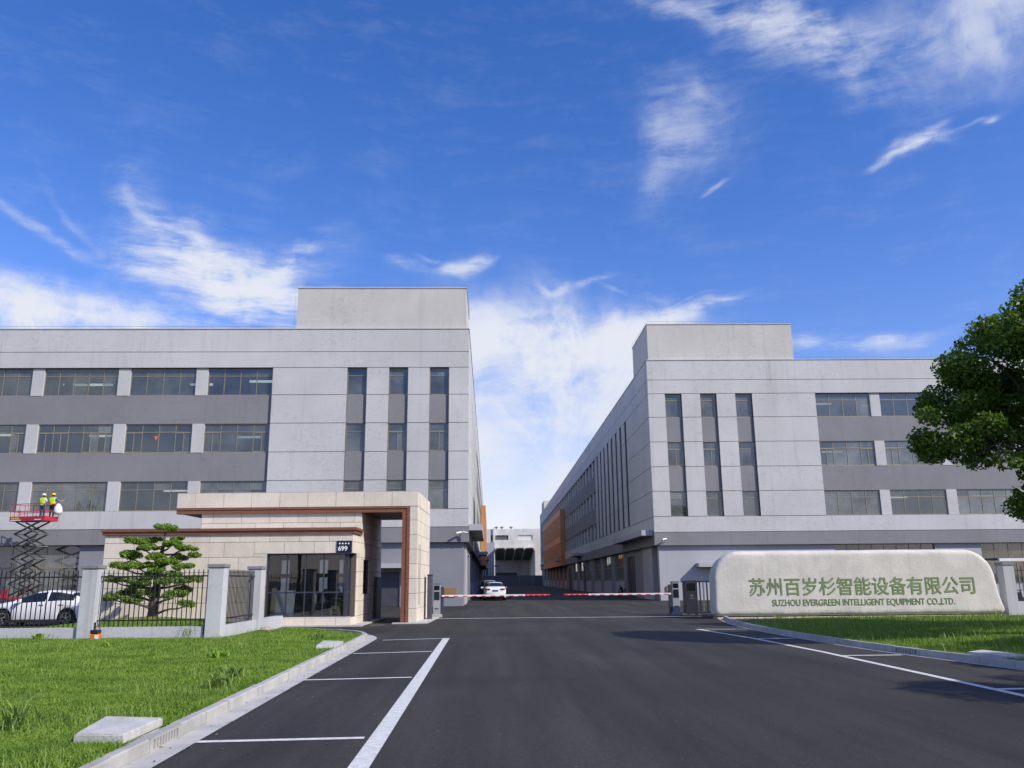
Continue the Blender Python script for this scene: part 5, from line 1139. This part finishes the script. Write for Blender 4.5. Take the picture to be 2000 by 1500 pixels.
# ================================================================== SCISSOR LIFT
def scissor_lift():
    T = thing('scissor_lift', 'red scissor lift raised against the left factory facade', 'lift', (-32.2, 59.6, 0), math.radians(-14))
    L, Wd = 2.5, 1.25
    b = MB(); b.cbox(-L/2, L/2, -Wd/2, Wd/2, 0.28, 0.95, .05); b.build('chassis', M_RED, T); boxo('control_box', -L/2-.02, -L/2+.5, -Wd/2-.06, -Wd/2-.01, 0.9, 1.5, M_RED, T)
    boxo('side_tray', -L/2+.1, L/2-.1, -Wd/2-.03, -Wd/2-.002, 0.42, 0.8, M_DGREY, T)
    for x in (-.9, .9):
        for y in (-.55, .55):
            w_ = MB(); w_.lathe([(.12, -.09), (.22, -.1), (.24, -.06), (.24, .06), (.22, .1), (.12, .09)], (0, 0, 0), 'y', 18); w_.build('wheel', M_TYRE, T, (x, y, .24))
    z0, z1, n = 1.0, 6.02, 6; h = (z1-z0)/n; xa = 0.98
    for i in range(n):
        a, c = z0+i*h, z0+(i+1)*h
        for y, fl in ((-.47, 1), (-.38, -1), (.38, 1), (.47, -1)):
            m_ = MB(); m_.beam((-xa*fl, y, a), (xa*fl, y, c), .06, .17, 0, (0, 1, 0)); m_.build('scissor_arm', M_STEELDK if y < 0 and fl > 0 else M_STEELDK, T)
            if y < 0: 
                e = MB(); e.beam((-xa*fl, y-.035, a+.055), (xa*fl, y-.035, c+.055), .02, .035, 0, (0, 1, 0)); e.build('arm_edge', M_STEEL, T)
        for x, z in ((-xa, a), (xa, a), (0, (a+c)/2)): 
            p = MB(); p.tube([(x, -.52, z), (x, .52, z)], .03, 8); p.build('pin', M_STEEL, T)
        if i % 2 == 0:
            p = MB(); p.tube([(-.55, 0, a+.12), (.45, 0, c-.1)], .065, 10); p.build('ram', M_STEEL, T)
    zf = 6.12; X0, X1 = -1.35, 1.45
    b = MB(); b.cbox(X0, X1, -.62, .62, zf, zf+.10, .02); b.build('deck', M_STEELDK, T)
    tb = MB()
    tb.box(X0, X1, -.64, -.62, zf-.05, zf+.26); tb.box(X0, X1, .62, .64, zf-.05, zf+.26); tb.box(X0-.02, X0, -.64, .64, zf-.05, zf+.26); tb.box(X1, X1+.02, -.64, .64, zf-.05, zf+.26); tb.build('toe_board', M_RED, T)
    M_RAIL = mat('pink_red_rail', (0.50, 0.045, 0.075), (0.42, 0.04, 0.06), 3, .5)
    for z in (zf+.62, zf+1.12):
        for p, q in (((X0, -.62), (X1, -.62)), ((X0, .62), (X1, .62)), ((X0, -.62), (X0, .62)), ((X1, -.62), (X1, .62))):
            r = MB(); r.tube([(*p, z), (*q, z)], .024, 6); r.build('guard_rail', M_RAIL, T)
    for x in np.linspace(X0, X1, 5):
        for y in (-.62, .62): 
            r = MB(); r.tube([(x, y, zf+.2), (x, y, zf+1.12)], .024, 6); r.build('rail_post', M_RAIL, T)
    g_ = MB(); g_.tube([(X0-.03, -.25, zf+.25), (X0-.03, -.25, zf+.78), (X0-.03, .25, zf+.78), (X0-.03, .25, zf+.25)], .022, 6); g_.build('end_gate', M_RAIL, T)
    boxo('id_plate', X0+.1, X0+.75, -.652, -.641, zf+.08, zf+.2, mat('yellow_sticker', (0.7, 0.42, 0.04)), T); boxo('id_strip', X0+.05, X0+.9, -.651, -.641, zf-.03, zf+.04, M_WHITE, T); boxo('id_strip', X1-.8, X1-.25, -.651, -.641, zf-.01, zf+.06, M_WHITE, T)
    bg_ = MB(); bg_.lathe([(.02, -.02), (.22, 0), (.30, .2), (.24, .5), (.10, .72), (.03, .75)], (0, 0, 0), 'z', 14); o = bg_.build('white_bag', M_WHITE, None, (-30.55, 59.55, 6.55), smooth=True)
    props(o, 'white plastic sack hanging on the right end of the lift platform', 'bag'); return T
scissor_lift()
HIVIS = mat('hi_vis_yellow', (0.62, 0.78, 0.02), (0.55, 0.70, 0.02), 9, 0.8)
make_person('worker in white hard hat and yellow vest on the lift platform', (-31.75, 59.75, 6.22), math.radians(-8), dict(STAND, rwrist=(.42, .22, 1.12), relb=(.32, .02, 1.16)), dict(top=cloth('white', (.7, .7, .68)), legs=cloth('denim', (.03, .05, .12)), shoes=M_TRIMB), M_WHITE, HIVIS, 'workers on the lift')
wk = dict(STAND, rsho=(.20, .02, 1.43), relb=(.36, .14, 1.25), rwrist=(.52, .34, 1.30), lelb=(-.25, .10, 1.17), lwrist=(-.10, .34, 1.15))
make_person('worker in yellow hard hat and blue sleeves reaching with a pole on the lift', (-30.98, 59.55, 6.22), math.radians(-12), wk, dict(top=cloth('blue', (.03, .16, .42)), legs=cloth('black', (.02, .02, .022)), shoes=M_TRIMB), mat('yellow_helmet', (0.75, 0.52, 0.02), rough=.4), HIVIS, 'workers on the lift')
b = MB(); b.tube([(-30.62, 59.65, 7.05), (-30.05, 60.1, 8.2)], .022, 6); o = b.build('cleaning_pole', M_STEEL); props(o, 'long pale cleaning pole held up by the worker in yellow hard hat', 'pole')
# guards inside the gatehouse, seated at the desk
def ghp(x, y, z=0.30): return tuple(Matrix.Rotation(math.radians(-1.4), 3, 'Z') @ Vector((x, y, 0))+Vector((-8.0, 36.2, z)))
DK = thing('desk', 'dark desk behind the right panes of the gatehouse window', 'desk', ghp(1.18, 2.2)); boxo('desk_top', -0.42, 0.42, -0.6, 0.6, 0.72, 0.76, M_BLACK, DK)
for x in (-.38, .36): boxo('desk_side', x, x+.03, -0.58, 0.58, 0, 0.72, M_BLACK, DK)
boxo('paper_tray', -0.3, 0.0, -0.4, -0.1, 0.761, 0.80, M_WHITE, DK)
CH = thing('office_chair', 'office chair behind the gatehouse glass with a guard sitting on it', 'chair', ghp(0.30, 2.0), math.radians(-90))
boxo('seat', -0.24, 0.24, -0.22, 0.25, 0.40, 0.45, M_DGREY, CH, .02); b = MB(); b.prism([(-.22, .55), (-.24, 1.0), (-.29, 1.0), (-.27, .55)], -.2, .2, 'x'); b.build('backrest', M_WHITE, CH)
for s_ in (-1, 1): b = MB(); b.tube([(s_*.25, -.2, .02), (s_*.27, -.2, .62), (s_*.27, .2, .62), (s_*.25, .22, .02)], .016, 6); b.build('chair_frame', M_STEEL, CH)
make_person('guard in pale shirt seated at the desk inside the gatehouse', ghp(0.30, 2.0, 0.24), math.radians(-90), SIT, dict(top=cloth('pale', (.42, .43, .45)), legs=cloth('black', (.02, .02, .022)), shoes=M_TRIMB))
make_person('person in dark top behind the seated guard inside the gatehouse', ghp(0.62, 3.2, 0.24), math.radians(-100), SIT, dict(top=cloth('darkgrey', (.05, .05, .055)), legs=cloth('black', (.02, .02, .022)), shoes=M_TRIMB))
C2 = thing('office_chair', 'second chair inside the gatehouse beneath the person in dark top', 'chair', ghp(0.62, 3.2), math.radians(-100)); boxo('seat', -0.24, 0.24, -0.22, 0.25, 0.38, 0.43, M_DGREY, C2, .02); boxo('backrest', -0.22, 0.22, -0.30, -0.25, 0.5, 0.95, M_DGREY, C2, .015)
for x in (-.2, .2):
    for y in (-.18, .2): boxo('leg', x-.015, x+.015, y-.015, y+.015, 0, 0.38, M_STEEL, C2)
ST = thing('plastic_stool', 'beige plastic stool just inside the gatehouse window', 'stool', ghp(1.18, 0.62))
M_STOOL = mat('beige_plastic', (0.58, 0.42, 0.24), rough=.45); boxo('seat', -.15, .15, -.15, .15, .46, .50, M_STOOL, ST, .012)
for sx in (-1, 1):
    for sy in (-1, 1): b = MB(); b.beam((sx*.19, sy*.19, 0), (sx*.125, sy*.125, .46), .07, .035); b.build('leg', M_STOOL, ST)
for s_ in (-1, 1): boxo('stretcher', -.15, .15, s_*.15-.012, s_*.15+.012, .19, .23, M_STOOL, ST); boxo('apron', -.14, .14, s_*.14-.01, s_*.14+.01, .38, .46, M_STOOL, ST)
WB = thing('white_board', 'white board leaning on a metal frame at the left of the gatehouse window', 'board', ghp(-1.05, 0.75)); b = MB(); b.prism([(0, .05), (.03, .05), (.33, 1.15), (.30, 1.15)], -.42, .42, 'x'); b.build('panel', M_WHITE, WB)
for s_ in (-.4, .4): b = MB(); b.tube([(s_, -.02, 0), (s_, .36, 1.2)], .014, 6); b.build('frame_tube', M_STEEL, WB)
BD = thing('plywood_board', 'narrow plywood board leaning against the left window jamb inside the gatehouse', 'board', ghp(-1.5, 0.7)); b = MB(); b.prism([(0, .02), (.02, .02), (.2, 1.25), (.18, 1.25)], -.1, .1, 'x'); b.build('panel', M_STOOL, BD)
# person sitting by the right building
make_person('person in dark clothes seated on a chair by the right factory ground floor', (12.95, 88.0, 0), math.radians(100), dict(SIT, chest=(0, .14, .86), neck=(0, .22, .99), head0=(0, .25, 1.05), head1=(0, .29, 1.12), head2=(0, .30, 1.21), lsho=(-.19, .14, .93), rsho=(.19, .14, .93), lelb=(-.22, .3, .68), relb=(.22, .3, .68), lwrist=(-.08, .48, .62), rwrist=(.08, .48, .62)), dict(top=cloth('black', (.02, .02, .022)), legs=cloth('charcoal', (.03, .03, .035)), shoes=M_TRIMB))
C3 = thing('folding_chair', 'dark chair under the person by the right factory wall', 'chair', (12.95, 88.0, 0), math.radians(100)); boxo('seat', -.22, .22, -.2, .22, .37, .41, M_BLACK, C3); boxo('backrest', -.22, .22, -.26, -.23, .5, .85, M_BLACK, C3)
for x in (-.2, .2):
    for y in (-.18, .2): boxo('leg', x-.012, x+.012, y-.012, y+.012, 0, .37, M_BLACK, C3)

# ================================================================== TREES
M_BARK = mat('bark', (0.075, 0.055, 0.042), (0.12, 0.095, 0.075), 6, 0.9, bump=.8, bscale=25, stretch=(1, 1, .3))
M_CAMPHOR = leafmat('camphor_leaves', (0.060, 0.120, 0.014), (0.16, 0.265, 0.025), 0.30, 0.42)
M_PINE = leafmat('pine_needles', (0.12, 0.22, 0.03), (0.26, 0.39, 0.06), 0.30, 0.5)
def leaf_cloud(clumps, n, size, shell=0.62, flat=1.0, aspect=0.5):
    """diamond leaves spread through ellipsoid clumps, denser towards the skin; clumps: (x,y,z,rx,ry,rz)"""
    C = np.array(clumps, float); vol = C[:, 3]*C[:, 4]*C[:, 5]; w = vol**0.8; idx = RNG.choice(len(C), n, p=w/w.sum())
    d = RNG.normal(size=(n, 3)); d /= np.linalg.norm(d, axis=1)[:, None]; r = shell+(1.08-shell)*RNG.random(n)**0.7
    # lumpy skin: sub-clusters
    ph = np.sin(d[:, 0]*9+idx*1.7)*np.sin(d[:, 1]*8+idx*2.3)*np.sin(d[:, 2]*9+idx*.9); r *= 1+0.14*ph
    P = C[idx, :3]+d*C[idx, 3:6]*r[:, None]
    s = size*RNG.uniform(.6, 1.3, n); u = RNG.normal(size=(n, 3)); u[:, 2] *= flat; nrm = d*0.55+RNG.normal(size=(n, 3))*.75; nrm[:, 2] += .35
    nrm /= np.linalg.norm(nrm, axis=1)[:, None]; u -= nrm*(u*nrm).sum(1)[:, None]; u /= np.linalg.norm(u, axis=1)[:, None]; v = np.cross(nrm, u)
    V = np.empty((n, 4, 3)); V[:, 0] = P-u*s[:, None]*.5; V[:, 1] = P+v*s[:, None]*aspect*.5+nrm*s[:, None]*.08; V[:, 2] = P+u*s[:, None]*.5-nrm*s[:, None]*.12; V[:, 3] = P-v*s[:, None]*aspect*.5+nrm*s[:, None]*.08
    return V.reshape(-1, 3), np.arange(n*4).reshape(n, 4)
def limb(b, p, q, r0, r1, sag=0.0, n=6, wob=0.06):
    p, q = Vector(p), Vector(q); L = (q-p).length; pts = []; rs = []
    for i in range(n+1):
        t = i/n; x = p.lerp(q, t); x += Vector((mnoise.noise((p.x+t*3, q.y, 1.1)), mnoise.noise((p.y+t*3, q.x, 5.2)), mnoise.noise((t*3, q.z, 8.8))))*wob*L*math.sin(t*math.pi); x.z += sag*math.sin(t*math.pi)*L
        pts.append(tuple(x)); rs.append(r0+(r1-r0)*t)
    b.tube(pts, rs, 8)
def camphor(label, loc, clumps, nleaf, trunk_h, tr, size=0.13):
    T = thing('camphor_tree', label, 'tree', loc, 0, 'street trees beside the right verge'); b = MB(); c0 = Vector((0, 0, trunk_h)); limb(b, (0, 0, -.1), c0, tr, tr*.72, n=8, wob=.03)
    for c in clumps:
        e = Vector(c[:3]); m_ = c0.lerp(e, .45)+Vector((0, 0, .3)); limb(b, c0, m_, tr*.42, tr*.22); limb(b, m_, e, tr*.22, tr*.06)
        for k_ in range(4):
            a = Vector((random.uniform(-1, 1)*c[3], random.uniform(-1, 1)*c[4], random.uniform(-.8, .8)*c[5])); limb(b, e, e+a*.8, tr*.06, .01, n=3)
    b.build('trunk', M_BARK, T, smooth=True)
    sub = []
    for c in clumps:
        for k_ in range(11):
            d = Vector((random.gauss(0, 1), random.gauss(0, 1), random.gauss(.15, 1))).normalized(); q = random.uniform(.28, .52)
            sub.append((c[0]+d.x*c[3]*.74, c[1]+d.y*c[4]*.74, c[2]+d.z*c[5]*.74, c[3]*q, c[4]*q, c[5]*q*.9))
    V, F = leaf_cloud(sub, nleaf, size, .5); link('crown', np_mesh('crown', V, F, M_CAMPHOR), T); return T
# the tree whose crown hangs into the picture from the right
big = [(-4.0, 0.0, 5.85, 1.05, 1.2, .95), (-3.3, -.8, 5.2, .9, 1.0, .75), (-3.2, .9, 6.7, 1.0, 1.2, .8), (-2.5, .2, 7.7, 1.15, 1.4, .95), (-1.7, -1.0, 8.3, 1.3, 1.4, 1.0), (-1.0, .6, 9.0, 1.4, 1.6, 1.0),
       (-1.9, 1.0, 6.6, 1.2, 1.3, 1.0), (-1.2, -1.6, 6.8, 1.3, 1.2, 1.1), (-1.5, .0, 4.9, .8, 1.0, .7), (-1.9, .3, 3.9, .62, .8, .62), (-1.5, -.5, 3.35, .5, .6, .5), (-.9, .2, 4.3, .9, 1.0, .8), (-.4, -.8, 5.6, 1.1, 1.2, .9),
       (0.3, .5, 8.4, 1.5, 1.7, 1.1), (1.2, -1, 9.3, 1.6, 1.6, 1.1), (2.2, .8, 7.4, 1.8, 1.8, 1.4), (1.3, -1.8, 6.2, 1.5, 1.4, 1.2), (3.2, -.6, 8.6, 1.5, 1.7, 1.2), (0.6, 1.8, 6.5, 1.5, 1.3, 1.2), (2.6, -1.0, 5.2, 1.3, 1.3, .9), (1.0, .9, 4.9, 1.1, 1.1, .8)]
camphor('camphor tree whose dense dark green crown hangs in from the right edge', (16.25, 22.0, -0.1), big, 100000, 4.2, .26, 0.14)
def blob_crown(R, z, n):
    out = []
    for i in range(n):
        a = i*2.4; q = math.sqrt((i+.5)/n)*R*.75; out.append((q*math.cos(a), q*math.sin(a), z+random.uniform(-.35, .6)*R*.8*(1-q/R*.5), R*.42, R*.42, R*.34))
    return out
camphor('tall camphor tree right of the frame shading the right verge', (25.5, 23.5, 0.1), blob_crown(4.6, 9.0, 14), 42000, 5.2, .3, .2)
camphor('camphor tree near the camera at right whose shadow tip reaches the road', (19.0, 7.2, 0.1), blob_crown(3.4, 6.6, 11), 26000, 4.0, .24, .2)
near = [o for o in COL.objects if o.name.startswith('camphor_tree') and abs(o.location.y-7.2) < .01][0]
for lb, p_, rz_, sc_ in (('camphor tree right of the frame between the near tree and the overhanging one', (23.2, 13.0, .1), 1.1, 1.12), ('camphor tree right of the frame nearest to the stone sign', (22.3, 27.0, .1), 2.6, 1.22)):
    c = copy_tree(near); c.location = p_; c.rotation_euler.z = rz_; c.scale = (sc_,)*3; c['label'] = lb

row0 = camphor('camphor tree of the row across the street behind the camera', (-34, -27, 0), blob_crown(4.8, 8.2, 14), 16000, 4.6, .3, .34); row0['group'] = 'trees across the street'
for i in range(1, 10):
    c = copy_tree(row0); c.location = (-34+i*7.6, -27+random.uniform(-1.5, 1.5), 0); c.rotation_euler.z = i*1.3; c.scale = (1, 1, random.uniform(.85, 1.25))

# ---- cloud pruned pine behind the left fence
def bonsai():
    T = thing('pruned_pine', 'cloud pruned pine with layered green pads behind the fence by the gatehouse', 'tree', (-13.38, 34.0, 0.42)); z0 = .42
    b = MB(); tp = [(0, 0, -.1), (.03, .02, .5), (.12, 0, 1.1), (.05, .02, 1.7), (.16, 0, 2.3), (.22, .02, 2.9), (.27, 0, 3.35)]; b.tube(tp, [.20, .17, .15, .12, .09, .06, .035], 10)
    def tk(z):
        for (a, c) in zip(tp, tp[1:]):
            if a[2] <= z <= c[2]: t = (z-a[2])/(c[2]-a[2]); return Vector(a).lerp(Vector(c), t)
        return Vector(tp[-1])
    # pads: x, y, z (above base), rx, ry, rz
    pads = [(.22, 0, 3.50, .45, .42, .17), (-.75, -.1, 2.98, .46, .4, .17), (-.30, .2, 3.02, .34, .3, .14), (.68, .1, 3.08, .28, .26, .11), (.62, -.2, 2.88, .36, .3, .14), (1.0, 0, 2.72, .45, .36, .13), (1.36, .1, 2.44, .24, .22, .11), (-.38, -.25, 2.70, .32, .28, .12),
            (-.98, 0, 2.42, .42, .36, .22), (.02, -.3, 2.38, .34, .3, .16), (.75, .2, 2.36, .32, .3, .13), (.45, -.3, 2.16, .40, .34, .14), (-1.22, -.15, 2.02, .50, .4, .16), (-.52, -.35, 2.02, .46, .4, .17), (1.05, -.1, 1.98, .44, .36, .15), (.20, -.4, 1.84, .34, .3, .15),
            (-1.56, 0, 1.52, .40, .34, .15), (-.98, -.2, 1.50, .38, .34, .13), (-.42, -.4, 1.42, .42, .34, .16), (.55, -.4, 1.42, .46, .34, .22), (1.30, -.1, 1.50, .40, .34, .18), (.95, .25, 1.14, .30, .3, .14), (-1.00, .2, 1.04, .44, .38, .16), (-.15, -.2, 1.02, .40, .32, .18), (-1.40, -.2, .84, .42, .36, .15), (-.68, -.3, .74, .42, .34, .16), (.88, -.25, .92, .46, .36, .18), (1.28, -.2, .56, .34, .3, .15)]
    for x, y, z, rx, ry, rz in pads[1:]:
        a = tk(max(.3, z-.28)); limb(b, a, (x, y, z-rz*.5), .055, .02, sag=-.05, n=5, wob=.10)
    b.build('trunk', M_BARK, T, smooth=True)
    pads += [(-.1, -.3, 2.72, .3, .28, .12), (.22, -.35, 2.08, .28, .28, .12), (-.1, -.42, 1.62, .32, .28, .13), (.75, -.25, 1.72, .3, .28, .11), (-.62, -.25, 1.24, .3, .28, .11)]
    pads = [(x*1.06, y, z, rx*1.12, ry*1.2, rz*0.98) for x, y, z, rx, ry, rz in pads]
    for p in pads:
        sub = []; n = 9
        for i in range(n):
            q = math.sqrt((i+.3)/n)*.72; a = i*2.4; q *= random.uniform(.8, 1.25); f_ = random.uniform(.75, 1.25); sub.append((p[0]+q*p[3]*math.cos(a), p[1]+q*p[4]*math.sin(a), p[2]+random.uniform(-.05, .07)+p[5]*.35*(1-q), p[3]*.33*f_, p[4]*.33*f_, p[5]*.66*f_))
        V, F = leaf_cloud(sub, int(9000*p[3]*p[4])+400, .085, .35, .7, .42); link('foliage_pad', np_mesh('foliage_pad', V, F, M_PINE), T)
    s = MB(); s.tube([(1.15, -.4, -.25), (1.05, -.3, .4), (.9, -.2, .95)], .012, 5); s.build('support_stake', M_STEELDK, T)
bonsai()

# ================================================================== SMALL THINGS
def cover(label, poly, z0, h, lip=0.05):
    cx = sum(p[0] for p in poly)/4; cy = sum(p[1] for p in poly)/4; T = thing('inspection_cover', label, 'cover', (cx, cy, z0), 0, 'concrete inspection covers in the verges')
    q = [(x-cx, y-cy) for x, y in poly]; b = MB(); b.prism([(x*.93, y*.93) for x, y in q], -0.12, h*.45, 'z'); b.build('cover_frame', M_SLAB, T); b = MB(); b.prism(q, h*.5, h-.015, 'z'); b.prism([(x*.96, y*.96) for x, y in q], h-.015, h, 'z'); b.build('lid', M_SLAB, T)
cover('large concrete inspection slab in the grass at the bottom left', [(-4.58, 9.80), (-4.02, 9.72), (-4.04, 10.88), (-4.80, 11.05)], 0.03, 0.19)
cover('small concrete inspection slab near the left kerb corner', [(-4.72, 23.0), (-4.26, 23.1), (-4.28, 24.6), (-4.90, 24.9)], 0.02, 0.16)
cover('concrete inspection slab beside the right kerb gully', [(10.24, 18.9), (10.50, 17.75), (11.05, 17.95), (10.85, 19.4)], 0.04, 0.15)
BR = mat('orange_brick', (0.50, 0.26, 0.15), (0.42, 0.22, 0.13), 5, .9)
for i, (x, y, r) in enumerate(((10.78, 17.35, .3), (11.0, 17.15, 1.2))):
    o = MB().cbox(-.12, .12, -.055, .055, 0, .075, .006).build('loose_brick', BR if i == 0 else M_CONC, None, (x, y, zR(x, y)+.01), (0.05, 0, r)); props(o, ('loose orange brick in the grass at the right edge', 'loose pale block beside the orange brick at the right edge')[i], 'brick')
SP = thing('garden_sprayer', 'small orange and white motor sprayer standing by the left fence pillar', 'sprayer', (-12.36, 27.2, 0.08)); boxo('tank', -.14, .14, -.11, .11, .0, .22, mat('orange_plastic', (0.62, 0.15, 0.02), rough=.4), SP, .03); boxo('label_patch', .01, .135, -.118, -.108, .03, .19, M_WHITE, SP); boxo('engine', -.15, .12, -.12, .12, .22, .34, M_BLACK, SP, .03)
b = MB(); b.tube([(-.08, 0, .34), (.02, 0, .46), (.12, 0, .36)], .018, 6); b.build('handle', mat('brown_rubber', (.12, .05, .03)), SP)
ro = MB(); ro.lathe([(.02, 0), (.22, .02), (.26, .10), (.16, .17), (.02, .19)], (0, 0, 0), 'z', 9); o = ro.build('rock', mat('tan_rock', (.42, .36, .28), (.34, .29, .22), 6, .9, bump=.6), None, (-8.1, 30.9, .08)); props(o, 'pale tan rock against the short return fence', 'rock')
def cctv(label, loc, s):
    T = thing('security_camera', label, 'camera', loc, 0, 'security cameras on the factory corners'); b = MB(); b.box(-.05, .05, -.02, 0, -.06, .06); b.tube([(0, -.02, 0), (0, -.22, -.02)], .025, 6); b.build('bracket', M_WHITE, T)
    for d in ((-1, 1) if s else (-1,)):
        c = MB(); c.tube([(d*.05, -.25, .03), (d*.42, -.40, -.06)], .075, 10); o = c.build('camera_body', M_WHITE, T); l_ = MB(); l_.tube([(d*.41, -.396, -.058), (d*.44, -.41, -.066)], .055, 10); l_.build('lens', M_BLACK, o)
cctv('twin white security camera on the left factory corner band', (-2.45, 62.28, 5.2), 2); cctv('single white security camera on the right factory corner band', (14.5, 72.08, 5.05), 0)
M_CARD = mat('brown_board', (0.32, 0.185, 0.075), (0.24, 0.14, 0.06), 4, .8)
o = boxo('notice_board', -3.75, -2.9, 62.50, 62.60, 0.72, 1.28, M_CARD); props(o, 'brown board fixed low on the left factory corner wall', 'board')
o = boxo('notice_board', 14.35, 14.85, 72.3, 72.40, 0.75, 1.2, M_CARD); props(o, 'small brown board on the right factory corner behind the barrier cabinet', 'board')
def weed(label, loc, n, h, m, wide=.03):
    pts = RNG.normal(size=(n, 2))*.09; a = RNG.uniform(0, 6.28, n); hh_ = h*RNG.uniform(.5, 1.1, n); V = []; F = []
    for i in range(n):
        x, y = pts[i]; dx, dy = math.cos(a[i]), math.sin(a[i]); px_, py_ = -dy*wide/2, dx*wide/2; L = hh_[i]
        k_ = len(V); V += [(x-px_*.4, y-py_*.4, 0), (x+px_*.4, y+py_*.4, 0), (x+dx*L*.3+px_, y+dy*L*.3+py_, L*.6), (x+dx*L*.3-px_, y+dy*L*.3-py_, L*.6), (x+dx*L*.75, y+dy*L*.75, L*.78)]
        F += [(k_, k_+1, k_+2), (k_, k_+2, k_+3), (k_+3, k_+2, k_+4)]
    o = link('weed', np_mesh('weed', np.array(V), np.array(F), m), None, loc); props(o, label, 'weed')
for lb, x, y, n, h, m, wd in (('dark green weed clump at the kerb halfway along the left lawn', -4.55, 14.6, 90, .34, M_WEED, .022), ('second dark weed clump just behind the first at the left kerb', -4.75, 15.9, 70, .32, M_WEED, .022), ('bright broad-leaved weed in the far half of the left lawn', -6.3, 20.2, 40, .22, M_WEEDLT, .07),
                             ('tall coarse weed in the left foreground of the lawn', -5.7, 10.6, 60, .48, M_WEED, .016), ('small bright weed near the left fence wall', -10.6, 24.2, 18, .16, M_WEEDLT, .06), ('leafy weed at the foot of the leftmost fence pillar in view', -14.2, 27.3, 50, .26, M_WEEDLT, .05),
                             ('thin tall weeds by the low wall left of the corner pillar', -9.6, 27.4, 40, .6, M_WEED, .012), ('weed tuft at the foot of the stone sign base', 12.6, 38.4, 40, .38, M_WEED, .016), ('weed tuft at the right end of the stone sign', 22.4, 38.3, 40, .5, M_WEED, .016), ('grass tuft beside the far small inspection slab', -5.4, 26.3, 70, .3, M_WEED, .02)):
    weed(lb, (x, y, zL(x, y) if x < 0 else zR(x, y)), n, h, m, wd)

lt = []; lf = []
for i in range(150):
    t_ = random.random(); p_ = lp[int(t_*(len(lp)-1)*.8)]; x_ = p_.x+random.uniform(.02, .5)+(random.random() < .2)*random.uniform(0, 2.0); y_ = p_.y+random.uniform(-.3, .3); a_ = random.uniform(0, 6.28); r_ = random.uniform(.012, .035); k_ = len(lt)
    for q_ in range(4): lt.append((x_+r_*(1 if q_ % 2 else .55)*math.cos(a_+q_*math.pi/2), y_+r_*(1 if q_ % 2 else .55)*math.sin(a_+q_*math.pi/2), .012+(.012 if q_ == 1 else 0)))
    lf.append((k_, k_+1, k_+2, k_+3))
lm = mat('dry_leaf', (0.20, 0.10, 0.045), (0.34, 0.26, 0.14), 9, .9)
o = link('leaf_litter', np_mesh('leaf_litter', np.array(lt), np.array(lf), lm)); props(o, 'dry leaf litter and grit along the left kerb gutter', 'litter', None, 'stuff')
